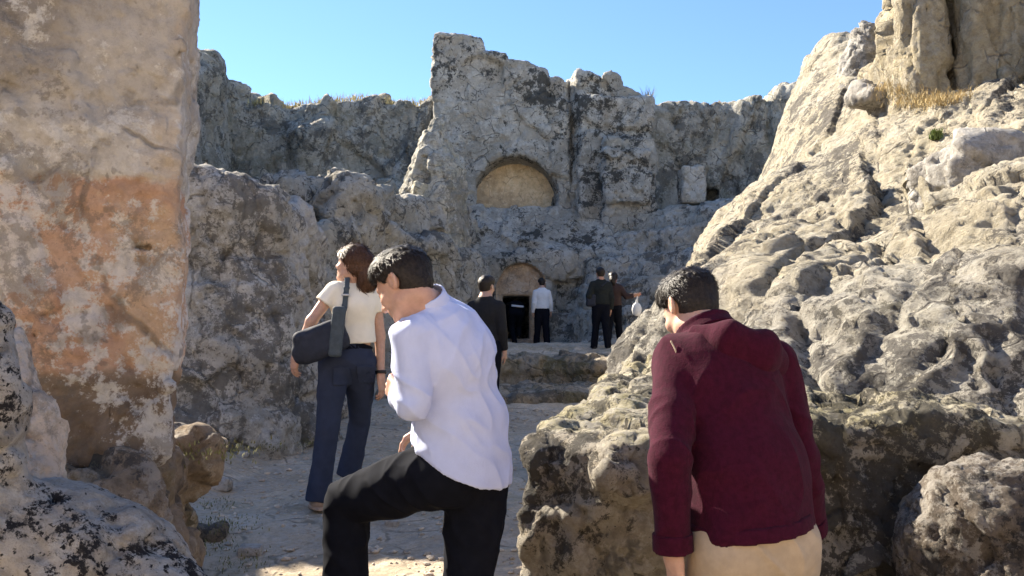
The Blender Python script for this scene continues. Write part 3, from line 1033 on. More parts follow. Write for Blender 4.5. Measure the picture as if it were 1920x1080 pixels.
# ------------------------------------------------------------------ right: sunlit slope (thin-plate surface through surveyed points)
SP = [  # photo pixel x, y, distance
    (1255, 692, 6.2), (1296, 612, 7.6), (1325, 505, 9.8), (1362, 424, 11.5), (1410, 388, 12.4), (1446, 350, 13.0), (1474, 258, 14.0), (1500, 180, 14.8), (1528, 88, 15.6), (1585, 66, 15.2),
    (1400, 560, 6.8), (1450, 470, 8.6), (1520, 420, 9.6), (1560, 250, 12.4), (1600, 180, 12.8), (1650, 220, 11.6), (1480, 640, 5.4), (1560, 560, 6.0),
    (1600, 330, 10.4), (1640, 470, 7.4), (1700, 560, 5.5), (1720, 640, 4.75), (1500, 700, 4.7), (1620, 715, 4.45), (1750, 730, 4.25), (1900, 730, 4.1),
    (1900, 590, 4.45), (1900, 500, 5.3), (1780, 430, 7.0), (1900, 380, 6.5), (1700, 262, 10.2), (1800, 240, 9.6), (1900, 228, 9.0), (1900, 300, 8.0), (1780, 320, 8.6),
    (2050, 300, 7.0), (2050, 500, 5.0), (2200, 180, 8.0), (2050, 160, 8.8), (2300, 400, 5.2)]
sp = np.array([W(*q) for q in SP])
extra = np.array([[0.75, 7.6, 1.0], [1.2, 9.6, 1.1], [1.9, 12.2, 1.5], [2.9, 14.6, 1.9], [3.9, 16.4, 2.0], [4.9, 17.8, 2.3], [0.9, 5.6, 0.9], [6.6, 18.0, 4.0], [7.6, 14.5, 5.6], [9.5, 10, 4.4],
                  [7.5, 7, 4.6], [6, 4.4, 2.6], [3.5, 3.6, 1.3], [8, 18, 5.6]])
sp = np.concatenate([sp, extra])


def tps_fit(P, z, lam=0.02):
    d = np.sqrt(((P[:, None] - P[None]) ** 2).sum(-1))
    K = np.where(d > 0, d * d * np.log(d + 1e-12), 0) + lam * np.eye(len(P))
    Q = np.concatenate([np.ones((len(P), 1)), P], 1)
    A = np.block([[K, Q], [Q.T, np.zeros((3, 3))]])
    return np.linalg.solve(A, np.concatenate([z, np.zeros(3)]))


tw = tps_fit(sp[:, :2], sp[:, 2], 0.05)
hx_ = np.arange(0, 10.6, 0.15); hy_ = np.arange(3, 20.1, 0.15)
HX, HY = np.meshgrid(hx_, hy_, indexing='ij')
dd_ = np.sqrt((HX.ravel()[:, None] - sp[None, :, 0]) ** 2 + (HY.ravel()[:, None] - sp[None, :, 1]) ** 2)
HZ = (np.where(dd_ > 0, dd_ * dd_ * np.log(dd_ + 1e-12), 0) @ tw[:len(sp)] + tw[-3] + tw[-2] * HX.ravel() + tw[-1] * HY.ravel()).reshape(HX.shape)


def slope_z(x, y):
    u = np.clip((x - hx_[0]) / 0.15, 0, len(hx_) - 1.001); v = np.clip((y - hy_[0]) / 0.15, 0, len(hy_) - 1.001)
    i = u.astype(int); j = v.astype(int); a = u - i; b = v - j
    return HZ[i, j] * (1 - a) * (1 - b) + HZ[i + 1, j] * a * (1 - b) + HZ[i, j + 1] * (1 - a) * b + HZ[i + 1, j + 1] * a * b


def slope_f(p):
    x, y, z = p[:, 0], p[:, 1], p[:, 2]
    h = slope_z(x, y)
    # ribs running up the slope and ledges across it
    n = 0.15 * fbm(p, 0.65, 3, 191) - 0.03
    rib = 0.17 * ridged(np.stack([x * 0.9 + y * 0.55, y * 0.3 - x * 0.2, z * 0.4], 1), 0.8, 3, 192)
    near = sstep(13.5, 10, y)
    return (z - h) * 0.6 - 0.6 * (n + rib * (0.35 + 0.65 * near))


def slope_weather(V, n):
    k = 0.30 + 0.70 * sstep(12.5, 8.5, V[:, 1]) + 0.25 * sstep(0.1, 0.5, fbm(V, 0.5, 2, 207))
    return SLW(V, n) * np.minimum(k, 1.0) + 0.03 * fbm(V, 4.5, 3, 209)


SLW = weather(0.05, 2.0, 0.03, 5, 0.036, 7, 200, 0.25, 0.85, along=((0.42, 0.72, 0.56), 0.30), blk2=0.075)
rock('sunlit_slope', slope_f, (0.2, 3.4, 0.6), (8.0, 16.6, 8.2), 0.033, M['slope'], slope_weather, 0.12,
     'big sunlit cream rock slope rising to the right behind the man in maroon', 'rock slope')

cols = [(1737, 10.6, 0.25, 7.6, 4.3), (1702, 11.1, 0.16, 6.35, 4.0), (1668, 11.6, 0.16, 5.7, 4.0), (2060, 9.7, 0.35, 7.4, 4.0), (1799, 10.8, 0.10, 7.4, 4.3), (1846, 10.3, 0.17, 7.5, 4.35), (1915, 10.1, 0.22, 7.7, 4.3), (1985, 9.9, 0.33, 7.6, 4.3), (1790, 11.9, 0.45, 7.9, 4.3), (1910, 11.8, 0.6, 8.2, 4.3), (1858, 11.25, 1.02, 7.3, 4.0)]


def columns_f(p):
    x, y, z = p[:, 0], p[:, 1], p[:, 2]
    w = np.stack([x, y, z * 0.25], 1)
    d = None
    for i, (px, Y, r, zt, zb) in enumerate(cols):
        cx = W(px, 100, Y)[0]
        q = np.stack([x + 0.07 * gn(w * 1.6, 210 + i), y + 0.07 * gn(w * 1.6 + 4, 220 + i), z], 1)
        e = sd_box(q, (cx, Y + 0.25, (zt + zb) / 2), (r, 0.42, (zt - zb) / 2), min(r * 0.8, 0.22))
        d = e if d is None else smin(d, e, 0.012)
    return d + 0.04 * fbm(w, 2.2, 3, 230)


rock('cliff_columns', columns_f, (3.6, 9.2, 3.6), (7.6, 12.8, 8.6), 0.04, M['column'], weather(0.04, 2.2, 0.03, 5, 0.025, 8, 240, 0.13, 1.8, (1, 1, 0.3)), 0.08,
     'ochre upright columns of cliff in the top right corner, above the dry grass', 'cliff')


def pinn_f(p):
    a = chain(p, [W(1600, 250, 13.2), W(1618, 130, 13.4), W(1622, 62, 13.4)], [0.42, 0.30, 0.17], 0.2)
    a = smin(a, chain(p, [W(1548, 290, 14.4), W(1565, 160, 14.6), W(1578, 96, 14.6)], [0.4, 0.24, 0.12], 0.2), 0.1)
    return a + 0.09 * fbm(p, 1.9, 3, 251)


rock('rock_pinnacle', pinn_f, (4.2, 12.5, 4.0), (6.2, 15.3, 7.8), 0.035, M['greyboulder'], weather(0.05, 3, 0.03, 5, 0.02, 9, 252, 0.10, 2.2, (1, 1, 0.6)), 0.08,
     'dark-capped pointed rock pinnacle on the skyline, left of the ochre columns', 'rock pinnacle')


def slab_f(p):
    c = W(1655, 190, 11.4)
    rot = np.array(Euler((0.25, 0.32, 0.3)).to_matrix())
    return sd_box(p, c, (0.36, 0.25, 0.13), 0.07, rot) + 0.05 * gn(p * 2.4, 261)


c_ = W(1655, 190, 11.4)
rock('rock_slab', slab_f, c_ - 0.8, c_ + 0.8, 0.03, M['greyboulder'], weather(0.02, 3, 0.015, 7, 0.01, 12, 262, 0.08, 2.4), 0.1,
     'grey shaded rock slab jutting out below the ochre grass on the slope', 'rock')


def gb_f(p):
    c = W(1815, 345, 7.2)
    rot = np.array(Euler((0.1, -0.25, 0.25)).to_matrix())
    d = sd_box(p, c, (0.36, 0.34, 0.30), 0.16, rot) + 0.08 * gn(p * 2.0, 271)
    return d


c_ = W(1815, 345, 7.2)
rock('grey_boulder', gb_f, c_ - 0.9, c_ + 0.9, 0.026, M['greyboulder'], weather(0.02, 3, 0.012, 7, 0.008, 14, 272, 0.10, 1.8), 0.1,
     'smooth grey angular boulder lodged in the sunlit slope at right', 'boulder')

# ------------------------------------------------------------------ right foreground ledge
LED = [(-0.02, 3.62), (0.25, 3.42), (0.9, 3.36), (1.6, 3.42), (2.4, 3.5), (4.2, 3.4), (6.0, 3.6), (6.0, 6.5), (3, 7.5), (1.35, 7.6), (0.98, 6.8), (0.62, 5.4), (0.25, 4.4)]


def ledge_f(p):
    x, y, z = p[:, 0], p[:, 1], p[:, 2]
    fr = 0.10 * fbm(p, 2.0, 3, 281) + 0.03 * gn(p * 6, 282)
    a = sd_poly(x + fr, y + fr, LED)
    # undercut below the brow
    a = a + 0.07 * sstep(1.32, 1.12, z) * sstep(0.4, 0.9, z + 0.3) - 0.10 * sstep(0.9, 0.4, z)
    top = 1.275 + 0.125 * sstep(0.6, 1.2, x) + np.where(x < 0.9, 0.125, 0.075) * (y - 3.5) + 0.05 * gn(p * 2.2, 283) + 0.035 * gn(p * 5.5, 284)
    d = smax(a * 0.85, (z - top) * 0.85, 0.07)
    k = sd_ell(p, W(1165, 880, 3.45), (0.11, 0.14, 0.10)) + 0.03 * gn(p * 7, 285)
    k2 = sd_ell(p, W(1145, 745, 4.0), (0.16, 0.2, 0.06)) + 0.03 * gn(p * 6, 286)
    k3 = sd_ell(p, W(1246, 640, 6.9), (0.10, 0.14, 0.13)) + 0.03 * gn(p * 5, 287)
    return smin(smin(smin(d, k, 0.05), k2, 0.05), k3, 0.05)


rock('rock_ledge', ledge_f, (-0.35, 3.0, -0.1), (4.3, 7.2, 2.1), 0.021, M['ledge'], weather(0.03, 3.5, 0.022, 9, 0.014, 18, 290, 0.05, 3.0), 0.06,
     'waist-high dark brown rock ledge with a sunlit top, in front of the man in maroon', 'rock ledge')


def kb_f(p):
    a = sd_ell(p, W(1862, 1050, 3.12), (0.30, 0.28, 0.36)) + 0.05 * fbm(p, 3.5, 3, 301)
    return a


c_ = W(1862, 1050, 3.12)
rock('speckled_boulder', kb_f, (c_[0] - .6, c_[1] - .6, c_[2] - .6), c_ + 0.6, 0.012, M['darkboulder'], weather(0.02, 5, 0.015, 13, 0.008, 24, 302, 0.03, 4.5), 0.1,
     'white-speckled dark boulder against the ledge, bottom right corner', 'boulder')

# ------------------------------------------------------------------ plateau behind the cliff tops
def plateau_patch(name, pts, label):
    V = np.array(pts, float)
    F = np.array([[0, 1, 2, 3]])
    for _ in range(5):
        # bilinear refinement of the quad list
        nv = list(map(tuple, V)); cache = {}
        def mid(*ids):
            k = tuple(sorted(ids))
            if k not in cache:
                cache[k] = len(nv); nv.append(tuple(np.mean([nv[i] for i in ids], 0)))
            return cache[k]
        nf = []
        for a, b, c, d in F:
            e, f, g_, h_, m = mid(a, b), mid(b, c), mid(c, d), mid(d, a), mid(a, b, c, d)
            nf += [(a, e, m, h_), (e, b, f, m), (m, f, c, g_), (h_, m, g_, d)]
        V, F = np.array(nv), np.array(nf)
    V[:, 2] += 0.25 * gn(V * 0.35, 311) + 0.08 * gn(V * 1.3, 312)
    o = mesh_obj(name, V, F, M['plateau'])
    tag(o, label, None, None, 'structure')


plateau_patch('hill', [(-40, 25.0, 8.6), (-0.5, 25.0, 8.45), (-0.5, 60, 13), (-60, 60, 14)], 'dry grassy hilltop behind the left cliff')
plateau_patch('hill', [(3.2, 26.6, 8.2), (40, 24.0, 8.0), (60, 60, 11), (3.2, 60, 11)], 'dry grassy hilltop behind the right cliff')


# ------------------------------------------------------------------ people
def simple_mat(name, colr, rough=0.85, wob=0.15, scale=30.0, bump=0.15, bscale=400.0, bdist=0.002, sheen=0.0, spec=0.25, sss=0.0, weave=False):
    g = G(name)
    n = g.noise(scale, 4, 0.6)
    base = g.mix(g.rng(n, 0.3, 0.7), tuple(v * (1 - wob) for v in colr), tuple(min(1, v * (1 + wob)) for v in colr))
    h = g.noise(bscale, 3, 0.6)
    if weave:
        h = g.math('ADD', h, g.noise(60, 4, 0.6, g.mapping((1, 1, 0.35))))
    nm = g.bump(h, bump, bdist)
    if sss:
        g.b.inputs['Subsurface Weight'].default_value = sss
        g.b.inputs['Subsurface Radius'].default_value = (0.012, 0.004, 0.002)
        g.b.inputs['Subsurface Scale'].default_value = 1.0
    if sheen:
        g.b.inputs['Sheen Weight'].default_value = sheen
    return g.done(base, rough, nm, spec)


SK = simple_mat('skin', (0.50, 0.30, 0.22), 0.55, 0.08, 40, 0.1, 500, 0.001, 0, 0.35, 0.25)
SK2 = simple_mat('tanned_skin', (0.42, 0.235, 0.16), 0.55, 0.08, 40, 0.1, 500, 0.001, 0, 0.35, 0.25)
HAIRD = simple_mat('black_hair', (0.022, 0.017, 0.014), 0.45, 0.4, 90, 0.6, 260, 0.004, 0, 0.22)
HAIRB = simple_mat('brown_hair', (0.095, 0.048, 0.028), 0.45, 0.4, 90, 0.6, 200, 0.005, 0, 0.25)
SHIRTW = simple_mat('pale_blue_shirt', (0.52, 0.575, 0.80), 0.8, 0.03, 20, 0.45, 500, 0.004, 0.1, weave=True)
TEE = simple_mat('cream_tee', (0.78, 0.73, 0.62), 0.85, 0.03, 20, 0.12, 600, 0.001)
JEANS = simple_mat('dark_denim', (0.026, 0.034, 0.062), 0.9, 0.12, 14, 0.25, 500, 0.001)
BLACK = simple_mat('black_cloth', (0.007, 0.008, 0.013), 0.95, 0.15, 30, 0.12, 500, 0.001, 0, 0.08)
BLACKK = simple_mat('black_knit', (0.016, 0.016, 0.018), 0.9, 0.15, 30, 0.2, 300, 0.002)
MAROON = simple_mat('maroon_knit', (0.040, 0.004, 0.014), 0.95, 0.2, 60, 0.45, 220, 0.004, 0.03, 0.1, weave=True)
BEIGE = simple_mat('beige_cotton', (0.40, 0.315, 0.225), 0.9, 0.08, 25, 0.45, 400, 0.004, weave=True)
BROWNJ = simple_mat('brown_jacket_cloth', (0.045, 0.028, 0.026), 0.9, 0.15, 30, 0.15, 400, 0.001)
DARKJ = simple_mat('dark_jacket_cloth', (0.014, 0.017, 0.017), 0.9, 0.15, 30, 0.15, 400, 0.001)
WHITEC = simple_mat('white_cotton', (0.62, 0.64, 0.68), 0.85, 0.04, 25, 0.12, 500, 0.001)
SHOEW = simple_mat('pale_shoe', (0.40, 0.29, 0.22), 0.7, 0.1, 40, 0.15, 300, 0.001)
SHOED = simple_mat('dark_shoe', (0.02, 0.018, 0.017), 0.5, 0.1, 40, 0.15, 300, 0.001)
NAVYBAG = simple_mat('navy_canvas', (0.022, 0.026, 0.040), 0.8, 0.15, 30, 0.3, 500, 0.001)
GREYBAG = simple_mat('grey_strap_cloth', (0.055, 0.07, 0.085), 0.8, 0.15, 30, 0.3, 500, 0.001)
PLASTIC = simple_mat('white_bag_plastic', (0.70, 0.70, 0.68), 0.5, 0.05, 25, 0.3, 60, 0.006)
METAL = simple_mat('grey_metal', (0.45, 0.45, 0.45), 0.35, 0.05, 30, 0.0, 300, 0.001)
EYEM = simple_mat('eye', (0.06, 0.045, 0.04), 0.2, 0.05, 30, 0.0, 300, 0.001, 0, 0.5)


def U(v):
    v = np.asarray(v, float)
    return v / np.linalg.norm(v)


def head_frame(yaw, pitch, roll):
    """yaw 0 = facing away from the viewer (+Y), positive = turned to the left; pitch > 0 looks down. Columns: right, forward, up"""
    m = Matrix.Rotation(R(yaw), 3, 'Z') @ Matrix.Rotation(R(-pitch), 3, 'X') @ Matrix.Rotation(R(roll), 3, 'Y')
    return np.array(m)


def head_sdf(p, c, fr, s=1.0):
    q = ((p - c) @ fr) / s
    d = sd_ell(q, (0, -0.012, 0.030), (0.076, 0.096, 0.088))
    d = smin(d, sd_ell(q, (0, 0.030, -0.030), (0.060, 0.060, 0.082)), 0.03)
    d = smin(d, rcone(q, (-0.042, 0.012, -0.070), (0, 0.066, -0.098), 0.024, 0.020), 0.025)
    d = smin(d, rcone(q, (0.042, 0.012, -0.070), (0, 0.066, -0.098), 0.024, 0.020), 0.025)
    d = smin(d, rcone(q, (-0.032, 0.072, 0.022), (0.032, 0.072, 0.022), 0.014, 0.014), 0.015)
    for sx in (-1, 1):
        d = smax(d, -(np.sqrt(((q - np.array([sx * 0.033, 0.102, 0.003])) ** 2).sum(1)) - 0.016), 0.012)
        d = smin(d, np.sqrt(((q - np.array([sx * 0.031, 0.074, 0.003])) ** 2).sum(1)) - 0.0135, 0.003)
        d = smin(d, sd_ell(q, (sx * 0.042, 0.062, -0.030), (0.02, 0.022, 0.02)), 0.02)
        e = sd_ell(q, (sx * 0.079, -0.010, -0.006), (0.010, 0.021, 0.033), np.array(Euler((0.25, 0, sx * 0.35)).to_matrix()))
        e = smax(e, -sd_ell(q, (sx * 0.088, -0.004, -0.004), (0.007, 0.012, 0.019)), 0.004)
        d = smin(d, e, 0.006)
    d = smin(d, rcone(q, (0, 0.086, 0.012), (0, 0.108, -0.030), 0.009, 0.0125), 0.012)
    d = smin(d, rcone(q, (-0.011, 0.094, -0.034), (0.011, 0.094, -0.034), 0.009, 0.009), 0.008)
    d = smin(d, rcone(q, (-0.018, 0.084, -0.060), (0.018, 0.084, -0.060), 0.0075, 0.0075), 0.006)
    d = smin(d, rcone(q, (-0.015, 0.083, -0.071), (0.015, 0.083, -0.071), 0.008, 0.008), 0.006)
    return d * s


def hand_sdf(p, wr, dirv, palm, curl=0.5, thumb=1.0, s=1.0):
    """wr wrist; dirv along the fingers; palm = outward palm normal; thumb = +1/-1 side of cross(dirv, palm)"""
    f = U(dirv)
    n = np.asarray(palm, float); n = U(n - f * (n @ f))
    w = np.cross(f, n) * thumb
    wr = np.asarray(wr, float)
    rot = np.stack([w, f, n], 1)
    d = sd_box(p, wr + f * 0.052 * s, np.array([0.039, 0.048, 0.0145]) * s, 0.013 * s, rot)
    d = smin(d, rcone(p, wr - f * 0.03 * s, wr + f * 0.03 * s, 0.027 * s, 0.026 * s), 0.02 * s)
    for k, (off, L) in enumerate(((0.029, 0.076), (0.0095, 0.085), (-0.010, 0.079), (-0.0285, 0.061))):
        a = wr + (f * (0.094 - 0.004 * abs(k - 1)) + w * off) * s
        ang = 0.0
        dr = f
        r = 0.0092 * s
        for j, fr_ in enumerate((0.45, 0.31, 0.24)):
            ang += curl * (0.55, 0.75, 0.55)[j] * (1 + 0.12 * k)
            dr = f * math.cos(ang) + n * math.sin(ang) + w * off * 0.9
            b = a + dr * L * fr_ * s
            d = smin(d, rcone(p, a, b, r, r * 0.9), 0.004 * s)
            a, r = b, r * 0.9
    a = wr + (f * 0.022 + w * 0.030) * s
    b = a + (f * 0.032 + w * 0.026 + n * 0.012) * s
    c = b + (f * 0.034 + w * 0.010 + n * 0.012) * s
    e = c + (f * 0.026 + w * 0.0 + n * 0.010) * s
    d = smin(d, rcone(p, a, b, 0.0155 * s, 0.0125 * s), 0.012 * s)
    d = smin(d, rcone(p, b, c, 0.0120 * s, 0.0105 * s), 0.005 * s)
    d = smin(d, rcone(p, c, e, 0.0105 * s, 0.0085 * s), 0.004 * s)
    return d


def bounds(pts, pad):
    P = np.array(pts)
    return P.min(0) - pad, P.max(0) + pad


def part(name, f, lo, hi, h, mat, parent, disp=None, label=None, sm=1, keep=True):
    V, F = nets(f, lo, hi, h, h * 0.5)
    if len(F) == 0:
        print('EMPTY PART', name); return None
    if keep:
        V, F = biggest(V, F)
    V = relax(V, F, sm, 0.45)
    if disp:
        n = vnormals(V, F)
        V = V + n * disp(V, n)[:, None]
    o = mesh_obj(name, V, F, mat, parent)
    if label: o['label'] = label
    return o


def person(label, J, h=0.006, hb=0.005, skin=SK, hairm=HAIRD, top=None, topm=None, sleeve=1.0, hem=None, legm=BLACK, shoem=SHOED, legr=(0.098, 0.078, 0.066),
           hair='short', lat=None, latp=None, tw=(0.165, 0.15, 0.165, 0.175), td=(0.115, 0.105, 0.115, 0.09), slr=(0.066, 0.055, 0.046), hand_spec=None, hs=1.0, fold=0.004,
           shirt_extra=None, cuffcut=None, seat=0.0, bell=0.0, group=None, pocket=False, collar=None, topname='shirt', legtop=None, fq=7.0, neckup=0.042, strands=0):
    """J: joints in place coordinates. lat = direction towards the person's own left at the shoulders (latp at the pelvis)."""
    lat = U(lat); latp = U(latp if latp is not None else lat)
    root = empty('person')
    root.location = (0, 0, 0)
    tag(root, label, 'person', group)
    hc = np.asarray(J['head'], float)
    fr = head_frame(*J['look'])
    nb = np.asarray(J['neck'], float); ch = np.asarray(J['chest'], float); wa = np.asarray(J['waist'], float); pe = np.asarray(J['pelvis'], float)
    mid = (lat + latp) / 2
    base_neck = hc + fr @ (np.array([0, -0.028, -0.065]) * hs)
    arms = {}
    for sd in 'LR':
        arms[sd] = [np.asarray(J[k + sd], float) for k in ('sh', 'el', 'wr')]
    hsp = hand_spec or {}

    def body_f(p):
        d = head_sdf(p, hc, fr, hs)
        d = smin(d, rcone(p, base_neck, nb, 0.054 * hs, 0.062), 0.03)
        d = smin(d, sweep(p, [(nb, 0.09, 0.06, lat), (ch, tw[2] - 0.03, td[2] - 0.025, lat), (wa, tw[1] - 0.03, td[1] - 0.025, mid), (pe, tw[0] - 0.03, td[0] - 0.025, latp)], 0.05), 0.04)
        for sd in 'LR':
            a = arms[sd]
            d = smin(d, chain(p, a, [0.044, 0.036, 0.025], 0.02), 0.03)
            dr, pn, cu, th = hsp.get(sd, (a[2] - a[1], lat if sd == 'R' else -lat, 0.45, 1 if sd == 'L' else -1))
            d = smin(d, hand_sdf(p, a[2], dr, pn, cu, th, hs), 0.012)
            d = smin(d, chain(p, [J['hip' + sd], J['kn' + sd], J['an' + sd]], [0.07, 0.05, 0.036], 0.03), 0.04)
        return d
    pts = [hc, nb, ch, wa, pe] + [J[k + s] for k in ('sh', 'el', 'wr', 'hip', 'kn', 'an') for s in 'LR']
    lo, hi = bounds(pts, 0.24)
    part('body', body_f, lo, hi, hb, skin, root)
    # eyes
    for sx in (-1, 1):
        c = hc + fr @ (np.array([sx * 0.031, 0.0785, 0.003]) * hs)
        part('eye', lambda p, c=c: np.sqrt(((p - c) ** 2).sum(1)) - 0.0105 * hs, c - 0.016, c + 0.016, 0.003, EYEM, root)

    # hair
    def hair_f(p):
        q = ((p - hc) @ fr) / hs
        sk = sd_ell(q, (0, -0.012, 0.030), (0.076, 0.096, 0.088))
        z, y, x = q[:, 2], q[:, 1], q[:, 0]
        if hair == 'short':
            th = -0.001 + 0.006 * sstep(-0.10, -0.03, z) + 0.011 * sstep(-0.03, 0.06, z) + 0.012 * sstep(0.03, 0.09, z) * sstep(-0.06, 0.06, y)
            sk = smin(sk, sd_ell(q, (0, -0.045, -0.02), (0.058, 0.052, 0.07)), 0.03)
            d = sk - th - (0.25 + 0.75 * sstep(-0.02, 0.06, z)) * (0.006 * gn(q * np.array([60, 22, 40]), 7) + 0.004 * gn(q * 110, 8))
            line = np.interp(y, [-0.11, -0.05, -0.012, 0.015, 0.045, 0.095], [-0.115, -0.105, -0.045, -0.006, 0.040, 0.072]).astype(np.float32) - z
            d = smax(d, line * 0.75 + 0.004 * gn(q * 50, 9), 0.006)
            ear = sd_ell(q, (0.079, 0.0, -0.010), (0.025, 0.03, 0.032))
            ear = np.minimum(ear, sd_ell(q, (-0.079, 0.0, -0.010), (0.025, 0.03, 0.032)))
            d = smax(d, -ear, 0.006)
        else:
            th = 0.016 + 0.012 * sstep(0.02, 0.08, z)
            d = sk - th - 0.010 * gn(q * np.array([28, 28, 20]), 7) - 0.004 * gn(q * 70, 8)
            line = 0.95 * y - z - 0.012
            d = smax(d, line * 0.72, 0.008)
            tail = chain(q, [(0, -0.09, 0.03), (0.005, -0.125, -0.05), (0.02, -0.115, -0.12), (0.03, -0.10, -0.17)], [0.060, 0.054, 0.040, 0.016], 0.05)
            d = smin(d, tail - 0.010 * gn(q * np.array([30, 30, 14]), 17) - 0.004 * gn(q * 70, 18), 0.03)
        return d * hs
    ho = part('hair', hair_f, hc - 0.30, hc + 0.22, max(0.0042, h * 0.7), hairm, root)
    if strands:
        me = ho.data
        nv = len(me.vertices)
        co_ = np.empty(nv * 3, np.float32); me.vertices.foreach_get('co', co_); co_ = co_.reshape(-1, 3)
        no_ = np.empty(nv * 3, np.float32); me.vertices.foreach_get('normal', no_); no_ = no_.reshape(-1, 3)
        rs = np.random.RandomState(5)
        pick = rs.randint(0, nv, strands)
        P, Nn = co_[pick], no_[pick]
        ql = (P - hc) @ fr / hs
        if hair == 'short':
            flow = fr @ np.stack([ql[:, 0] * 3, np.where(ql[:, 2] > 0.07, 0.8, -0.25), np.where(ql[:, 2] > 0.07, -0.2, -1.0)], 0)
        else:
            flow = fr @ np.stack([ql[:, 0] * 2, -0.8 + 0 * ql[:, 0], -1.0 + 0 * ql[:, 0]], 0)
        flow = flow.T + 0.35 * rs.randn(strands, 3)
        flow = flow - Nn * (flow * Nn).sum(1)[:, None]
        flow /= np.linalg.norm(flow, axis=1)[:, None] + 1e-6
        ln = (0.007 + 0.010 * sstep(-0.02, 0.07, ql[:, 2])) if hair == 'short' else np.full(strands, 0.045)
        ln = (ln * (0.6 + 0.8 * rs.rand(strands)))[:, None]
        sdv = np.cross(flow, Nn)
        wv_ = (0.0011 if hair == 'short' else 0.0022)
        m1 = P + flow * ln * 0.55 + Nn * ln * (0.14 if hair == 'short' else 0.12)
        m2 = P + flow * ln + Nn * ln * (0.16 if hair == 'short' else 0.05)
        SV = np.stack([P - sdv * wv_, P + sdv * wv_, m1 + sdv * wv_, m1 - sdv * wv_, m2 + sdv * wv_ * 0.3, m2 - sdv * wv_ * 0.3], 1).reshape(-1, 3)
        b_ = np.arange(strands)[:, None] * 6
        SF = np.concatenate([b_ + np.array([[0, 1, 2, 3]]), b_ + np.array([[3, 2, 4, 5]])])
        so = mesh_obj('hair_strands', SV, SF, hairm, ho)
        so['kind'] = 'stuff'

    F1 = np.array(Matrix.Rotation(R(35), 3, 'Y') @ Matrix.Diagonal((1.0, 1.0, 0.28)), np.float32)
    F2 = np.array(Matrix.Rotation(R(-50), 3, 'Y') @ Matrix.Diagonal((1.0, 1.0, 0.22)), np.float32)
    # top garment
    def folds(seed, amp, fq=fq):
        def d(V, n):
            V = np.asarray(V, np.float32)
            q = V + 0.04 * np.stack([gn(V * 5, seed), gn(V * 5 + 3, seed + 1), gn(V * 5 + 7, seed + 2)], 1)
            m = sstep(-0.15, 0.35, gn(V * 3.1, seed + 21))
            r1 = np.clip(1 - 3.2 * np.abs(gn((q @ F1) * fq, seed + 3)), 0, 1) ** 1.5
            r2 = np.clip(1 - 3.2 * np.abs(gn((q @ F2) * fq * 1.5, seed + 4)), 0, 1) ** 1.5
            return amp * (1.2 * r1 * m + 0.8 * r2 * (1 - 0.6 * m) - 0.5) + amp * 0.6 * gn(q * fq * 0.8, seed + 9)
        return d

    def top_f(p):
        d = sweep(p, [(nb, 0.085, 0.068, lat), (nb * 0.55 + ch * 0.45, tw[3], td[3], lat), (ch, tw[2], td[2], lat), (wa, tw[1], td[1], mid), (pe, tw[0] + 0.01, td[0] + 0.012, latp)], 0.06)
        if shirt_extra is not None:
            d = shirt_extra(p, d)
        if hem is not None:
            hp, hn, sag = hem
            k = (p - hp) @ U(hn)
            if sag:
                k = k - sag(p)
            d = smax(d, k, 0.006)
        for sd in 'LR':
            a, b, c = arms[sd]
            if sleeve >= 1:
                s_ = chain(p, [a, b, b + (c - b) * 0.97], slr, 0.008)
                w = U(c - b)
                s_ = smax(s_, (p - (b + (c - b) * 0.97)) @ w, 0.006)
            else:
                e = a + (b - a) * sleeve
                s_ = chain(p, [a, e], [slr[0], slr[1]], 0.03)
                s_ = smax(s_, (p - e) @ U(b - a), 0.006)
            near = np.clip(1 - np.sqrt(((p - a) ** 2).sum(1)) / 0.17, 0, 1)
            d = smin(d, s_, 0.008 + 0.05 * near)
        d = smax(d, (p - nb) @ U(U(nb - ch) * 0.7 + U(base_neck - nb) * 0.3) - neckup, 0.02)
        return d
    if topm:
        lo2, hi2 = bounds([nb, ch, wa, pe] + arms['L'] + arms['R'], 0.22)
        part(topname, top_f, lo2, hi2, h, topm, root, folds(31, fold))
    if collar is not None:
        cf, cm, cl, ch_ = collar
        part('collar', cf, cl, ch_, h * 0.8, cm, root)

    # trousers
    lt = wa * 0.55 + pe * 0.45 if legtop is None else np.asarray(legtop, float)

    def leg_f(p):
        d = sweep(p, [(lt, tw[1] - 0.012, td[1] - 0.010, mid), (pe, tw[0] - 0.004, td[0] + seat, latp)], 0.05)
        for sd in 'LR':
            hp, k, a = (np.asarray(J[n_ + sd], float) for n_ in ('hip', 'kn', 'an'))
            e = a + U(a - k) * 0.045
            l_ = chain(p, [hp, hp + (k - hp) * 0.5, k, k + (e - k) * 0.55, e + U(e - k) * 0.05], [legr[0] + 0.012, legr[0] * 0.98, legr[1], (legr[1] + legr[2]) / 2, legr[2] + bell], 0.010)
            l_ = smax(l_, (p - e) @ U(e - k), 0.006)
            d = smin(d, l_, 0.035)
        d = smax(d, (p - lt) @ U(wa - pe) - 0.02, 0.01)
        return d
    lo3, hi3 = bounds([pe, lt] + [J[k + s] for k in ('hip', 'kn', 'an') for s in 'LR'], 0.24)
    part('trousers', leg_f, lo3, hi3, h, legm, root, folds(57, fold * 0.9))
